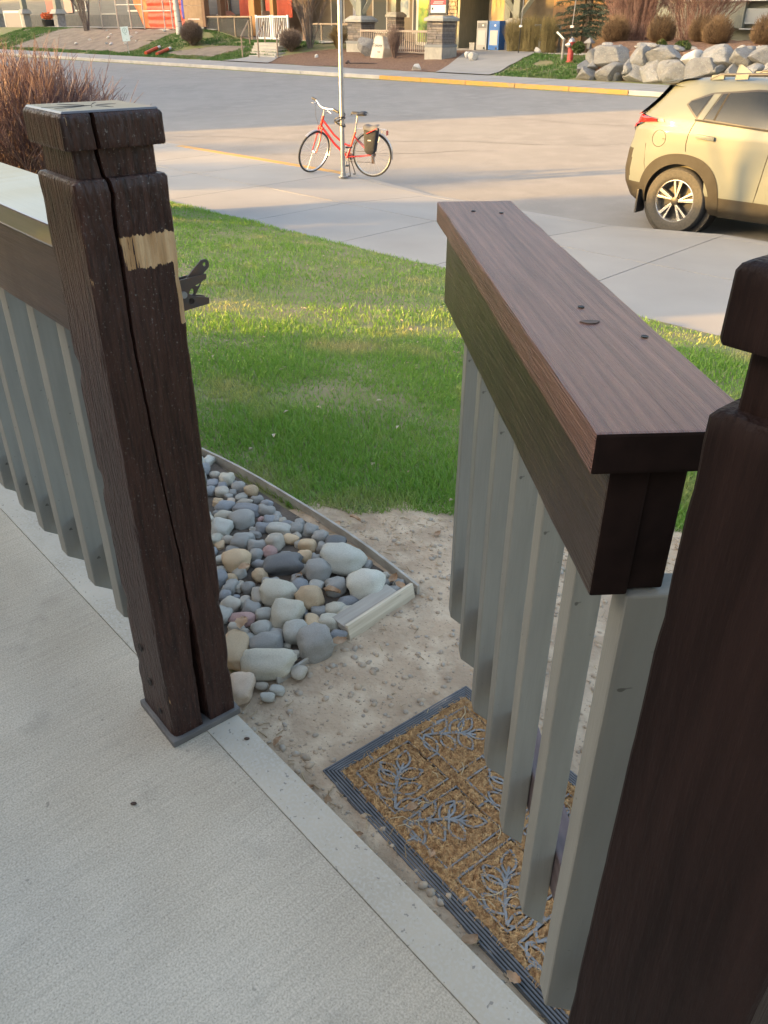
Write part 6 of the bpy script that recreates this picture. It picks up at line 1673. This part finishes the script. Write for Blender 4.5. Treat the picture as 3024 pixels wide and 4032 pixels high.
# a stretch of coursed stone wall between door and alcove: every stone its own piece
z = .3
while z < 3.2:
    dz = rnd.uniform(.13, .24); x = -30.15
    while x < -28.5:
        dx = min(rnd.uniform(.25,.6), -28.45-x)
        fbox(x+.008, x+dx-.008, 34.25 + rnd.uniform(-.015,.015), 34.6, z+.008, z+dz-.008, 'stone', rnd.choice([M['wall_stone'], M['ledge'][1]]), bevel=.012); x += dx
    z += dz
fbox(-30.15,-28.45,34.35,38.0,.0,3.3,'stone_backing','joint')
fbox(-28.44,-28.30,34.3,38,.0,3.3,'corner_trim','sage')
fbox(-27.6,-26.55,35.6,35.7,1.05,3.2,'board','wall_tan')
for x, z0 in ((-27.35,1.85),(-27.12,1.80),(-26.85,1.80)): fbox(x, x+.16, 35.585,35.598, z0+.2, z0+.5, 'paper_sheet', M['osb'])
fbox(-25.96,-25.62,34.6,34.9,.2,3.4,'timber_column','sage')
for x0, x1 in ((-24.2,-22.6),(-22.4,-20.6)): fbox(x0,x1,35.9,35.99,.5,2.9,'panel','old_timber')
# door with coloured posters
fbox(-31.95,-30.25,35.3,36.19,.3,3.3,'door_surround','trim_white')
fbox(-31.78,-31.12,35.27,35.299,.55,2.9,'door', mat('poster_green', (.22,.40,.05), .5, (.05,.10,.05), 1.6, 4, .45, .6, col3=(.50,.45,.05), n3=2.2))
fbox(-31.02,-30.40,35.27,35.299,.55,2.9,'door', mat('poster_red', (.60,.17,.10), .5, (.66,.33,.20), 1.5, 4))
fbox(-34.1,-33.3,36.15,36.199,1.7,3.0,'poster', mat('poster_blue', (.14,.22,.36), .5, (.45,.50,.50), 2.5, 3))
fbox(-34.18,-33.22,36.17,36.1995,1.62,3.08,'poster_frame','trim_white')
fbox(-37.4,-36.5,36.15,36.199,1.5,3.0,'poster', mat('poster_pale', (.42,.45,.52), .5, (.2,.22,.36), 2.5, 3))
for x0, x1 in ((-35.9,-34.8),(-33.0,-32.3),(-39.2,-38.1)):
    f_ = fbox(x0,x1,36.16,36.199,.9,3.1,'window','trim_white'); fbox(x0+.08,x1-.08,36.14,36.159,.98,3.02,'pane','mesh_panel', f_, 0,0,0) if False else None
    MB().box(x0+.08+27, x1-.08+27, 36.14-34, 36.158-34, .98-.2, 3.02-.2).build('pane', M['mesh_panel'], f_)
fbox(-35.9,-33.6,33.4,34.0,1.30,1.36,'counter_top','old_timber'); fbox(-35.8,-33.7,33.5,33.9,.5,1.29,'counter','wall_tan')
# right hand building
rh = sthing('sage_building', 'building with sage green panels and stone base behind the round bushes', 'building', -12.0, 31.4, .6)
def rbox(s0, s1, t0, t1, z0, z1, name, mm, parent=rh, bevel=0): return MB().box(s0+12, s1+12, t0-31.4, t1-31.4, z0-.6, z1-.6).build(name, M[mm] if isinstance(mm, str) else mm, parent, bevel=bevel)
rbox(-16.9,-6,31.6,38,.2,5,'wall','siding')
rbox(-15.6,-13.75,31.30,31.59,1.28,2.02,'panel','siding', bevel=.01); rbox(-13.74,-13.45,31.25,31.59,1.28,2.05,'corner_post','sage', bevel=.01)
rbox(-13.44,-12.3,31.35,31.59,1.40,1.85,'panel', mat('pale_panel', (.35,.37,.36), .6), bevel=.01)
rbox(-15.7,-12.2,31.2,31.599,2.06,2.12,'sill','trim_white'); rbox(-13.5,-12.2,31.2,31.6,1.24,1.275,'sill','trim_white')
z = .9
while z < 2.0:
    x = -12.18
    while x < -10.0:
        dx = rnd.uniform(.22,.42); rbox(x+.006, x+dx-.006, 31.28+rnd.uniform(-.02,.02), 31.59, z+.006, z+.15-.006, 'stone', rnd.choice(M['ledge']), bevel=.01); x += dx
    z += .15
x = -16.3
while x < -12.3:
    dx = rnd.uniform(.22,.5); rbox(x+.006, x+dx-.006, 31.28+rnd.uniform(-.02,.02), 31.59, 2.125, 2.26, 'stone', rnd.choice(M['ledge']), bevel=.01); x += dx
rbox(-16.2,-10,31.2,31.599,2.27,2.5,'window_band','trim_white')
# left hand house with porch
lh = sthing('grey_house', 'grey house with porch pillars at the far left', 'house', -60.0, 34.5, .9)
def lbox(s0, s1, t0, t1, z0, z1, name, mm, parent=lh, bevel=0): return MB().box(s0+60, s1+60, t0-34.5, t1-34.5, z0-.9, z1-.9).build(name, M[mm] if isinstance(mm, str) else mm, parent, bevel=bevel)
lbox(-84,-45.6,35.0,44,.5,6,'wall','siding_grey')
lbox(-84,-45.6,33.9,34.99,.4,1.75,'base_wall', mat('base_brick', (.06,.065,.072), .9, (.085,.088,.092), 6))
for x0, x1, z0, z1 in ((-58.6,-56.4,1.95,3.4),(-55.8,-54.4,1.95,3.4),(-52.9,-51.2,1.95,3.4),(-66.0,-64.3,2.0,3.6)):
    f_ = lbox(x0,x1,34.9,34.999,z0,z1,'window','trim_white'); MB().box(x0+60.1,x1+59.9,.36,.398,z0-.8,z1-1.0).build('pane', M['mesh_panel'], f_)
lbox(-70.5,-69.2,34.9,34.998,1.9,4.0,'door', mat('door_red', (.32,.09,.075), .6)); lbox(-67.6,-66.4,34.9,34.998,1.9,4.0,'door', mat('door_pink', (.42,.27,.22), .6))
for x in (-53.6,-50.2,-47.4): lbox(x,x+.5,34.85,34.997,1.76,5,'wall_panel','siding')
for k, (s, t_, w, lb) in enumerate(((-69.6,30.6,.55,'leftmost stone porch pillar of the grey house'),(-65.2,30.6,.5,'pale porch pillar right of the tan panel at the grey house'),(-61.8,31.4,.6,'porch pillar beside the orange flower planter'))):
    t = sthing('porch_pillar', lb, 'pillar', s, t_, .45, 'porch pillars of the grey house'); h = w/2
    mb = MB(); mb.box(-h,h,-h,h,0,1.35); mb.build('shaft', M['rubble'] if k != 1 else M['cap_conc'], t, bevel=.015)
    mb = MB(); q = h*1.5; mb.add([(-q,-q,1.35),(q,-q,1.35),(q,q,1.35),(-q,q,1.35),(-h,-h,1.62),(h,-h,1.62),(h,h,1.62),(-h,h,1.62)], [(0,3,2,1),(0,1,5,4),(1,2,6,5),(2,3,7,6),(3,0,4,7),(4,5,6,7)]); mb.build('cap', M['cap_conc'], t, bevel=.012)
    MB().box(-h*.7,h*.7,-h*.7,h*.7,1.62,4.0).build('column', M['sage'], t, bevel=.02)
t = sthing('porch_screen', 'tan rectangular screen in a pale frame between the porch pillars', 'screen', -67.2, 30.6, .5)
MB().box(-1.3,1.3,-.05,.05,.1,1.35).build('panel', mat('screen_tan', (.32,.28,.245), .8), t); 
for a in ((-1.4,-1.3,-.07,.07,0,1.5),(1.3,1.4,-.07,.07,0,1.5),(-1.3,1.3,-.07,.07,1.351,1.5),(-1.3,1.3,-.07,.07,0,.099)): MB().box(*a).build('frame_bar', M['trim_white'], t)
t = sthing('flower_planter', 'dark planter with orange flowers on the grey house porch', 'planter', -62.7, 31.0, .9); mb = MB(); mb.lathe([(.35,0),(.48,.55),(.44,.55)], 16); mb.build('pot', M['wheel_dark'], t, smooth=True)
link('flowers', fast_mesh('flowers', *leaf_ball(300, .42, .22, .09, 5)), mat('orange_flower', (.60,.14,.04), .7), t).location = (0,0,.55)

# ================================================================== UNSEEN SHADE CASTERS added behind the camera and along the street to the left
own = thing('garden_wall', 'tall rendered garden wall behind the viewer that shades the lawn', 'wall', W(-14, -4.5), SROT)  # unseen wall added to hold the low sun off lawn and footpath
M['own_wall'] = mat('own_wall', (.36,.30,.23), .85, (.31,.26,.20), 4, stretch=(.3,.3,6))
for x0, x1 in ((0,4.3),(5.5,15.5)):  # gap left so a strip of sun reaches the lawn
    MB().box(x0, x1, -.3, 0, -.2, 2.6).build('wall_panel', M['own_wall'], own); MB().box(x0-.05, x1+.05, -.36, .06, 2.61, 2.7).build('coping', M['old_timber'], own)
nb2 = thing('neighbour_building', 'three storey building further along this side of the street', 'building', W(-30.1, -4), SROT)  # unseen blocks added to cast shade over road and far bank
MB().box(-7.9, 0, -6, 0, -.3, 9.7).build('wall', M['siding_grey'], nb2); MB().box(-22, -7.9, -6, 0, -.3, 11.0).build('wall', M['siding_grey'], nb2)
MB().box(-28.5, -22, -6, 0, -.3, 9.25).build('stair_link', M['siding_grey'], nb2); MB().box(-90, -28.5, -6, 0, -.3, 11.4).build('wall', M['siding_grey'], nb2)  # lower block shaped to let sun onto part of the far facade
for k in range(9):
    f_ = MB().box(-33+3.7*k, -31.2+3.7*k, .002, .06, 1.0, 2.6).build('window', M['trim_white'], nb2); MB().box(-32.85+3.7*k, -31.35+3.7*k, .061, .07, 1.12, 2.48).build('pane', M['mesh_panel'], f_)
for k, (s, t, h, sp_, n) in enumerate(((-17.0,-1.5,2.0,1.3,150),(-20.5,-.8,2.1,1.4,150),(-14.6,.8,1.6,.9,120),(-24.0,-2.4,2.3,1.5,150),(-27.5,-1.6,2.2,1.5,150))):  # unseen shrubs sized and placed so their twigs dapple the near road
    q = sthing('bare_shrub', ['bare shrub in the gap beside the low building','wide bare shrub on the lawn far to the left','smaller bare shrub on the lawn left of the porch','bare shrub close to the neighbour building','bare shrub furthest along the lawn to the left'][k], 'shrub', s, t, None)
    twigs(n, sp_, h, 120+k, .014, .5, 6, .2, tiplen=.5).build('branches', bpy.data.materials['grey_twig'], q, fix=False)
q = sthing('bare_tree', 'slender bare tree on the lawn just left of the porch', 'tree', -10.6, -1.4, None)  # unseen tree placed so its twig shadows fall on the car
MB().tube([(0,0,0),(.03,0,1.2),(0,.05,2.6)], [.05,.04,.02], 7).build('trunk', bpy.data.materials['bark'], q, smooth=True)
tw = twigs(16, 1.0, 1.7, 140, .012, .03, 8, .25, tiplen=.5); MB().add([(x, y, z+2.0) for x, y, z in tw.v], tw.f).build('crown', bpy.data.materials['grey_twig'], q, fix=False)
porch = thing('porch_wall', 'dark stained timber wall of the porch behind the viewer', 'wall', (0, 0, 0), LROT)  # unseen wall sized to keep sunset glow off posts and balusters
MB().box(-6.7, -.2, -3.1, -2.8, -.2, 3.6).build('boarding', mat('porch_boarding', (.10,.075,.055), .8, (.13,.10,.075), 4, stretch=(.3,.3,6)), porch)
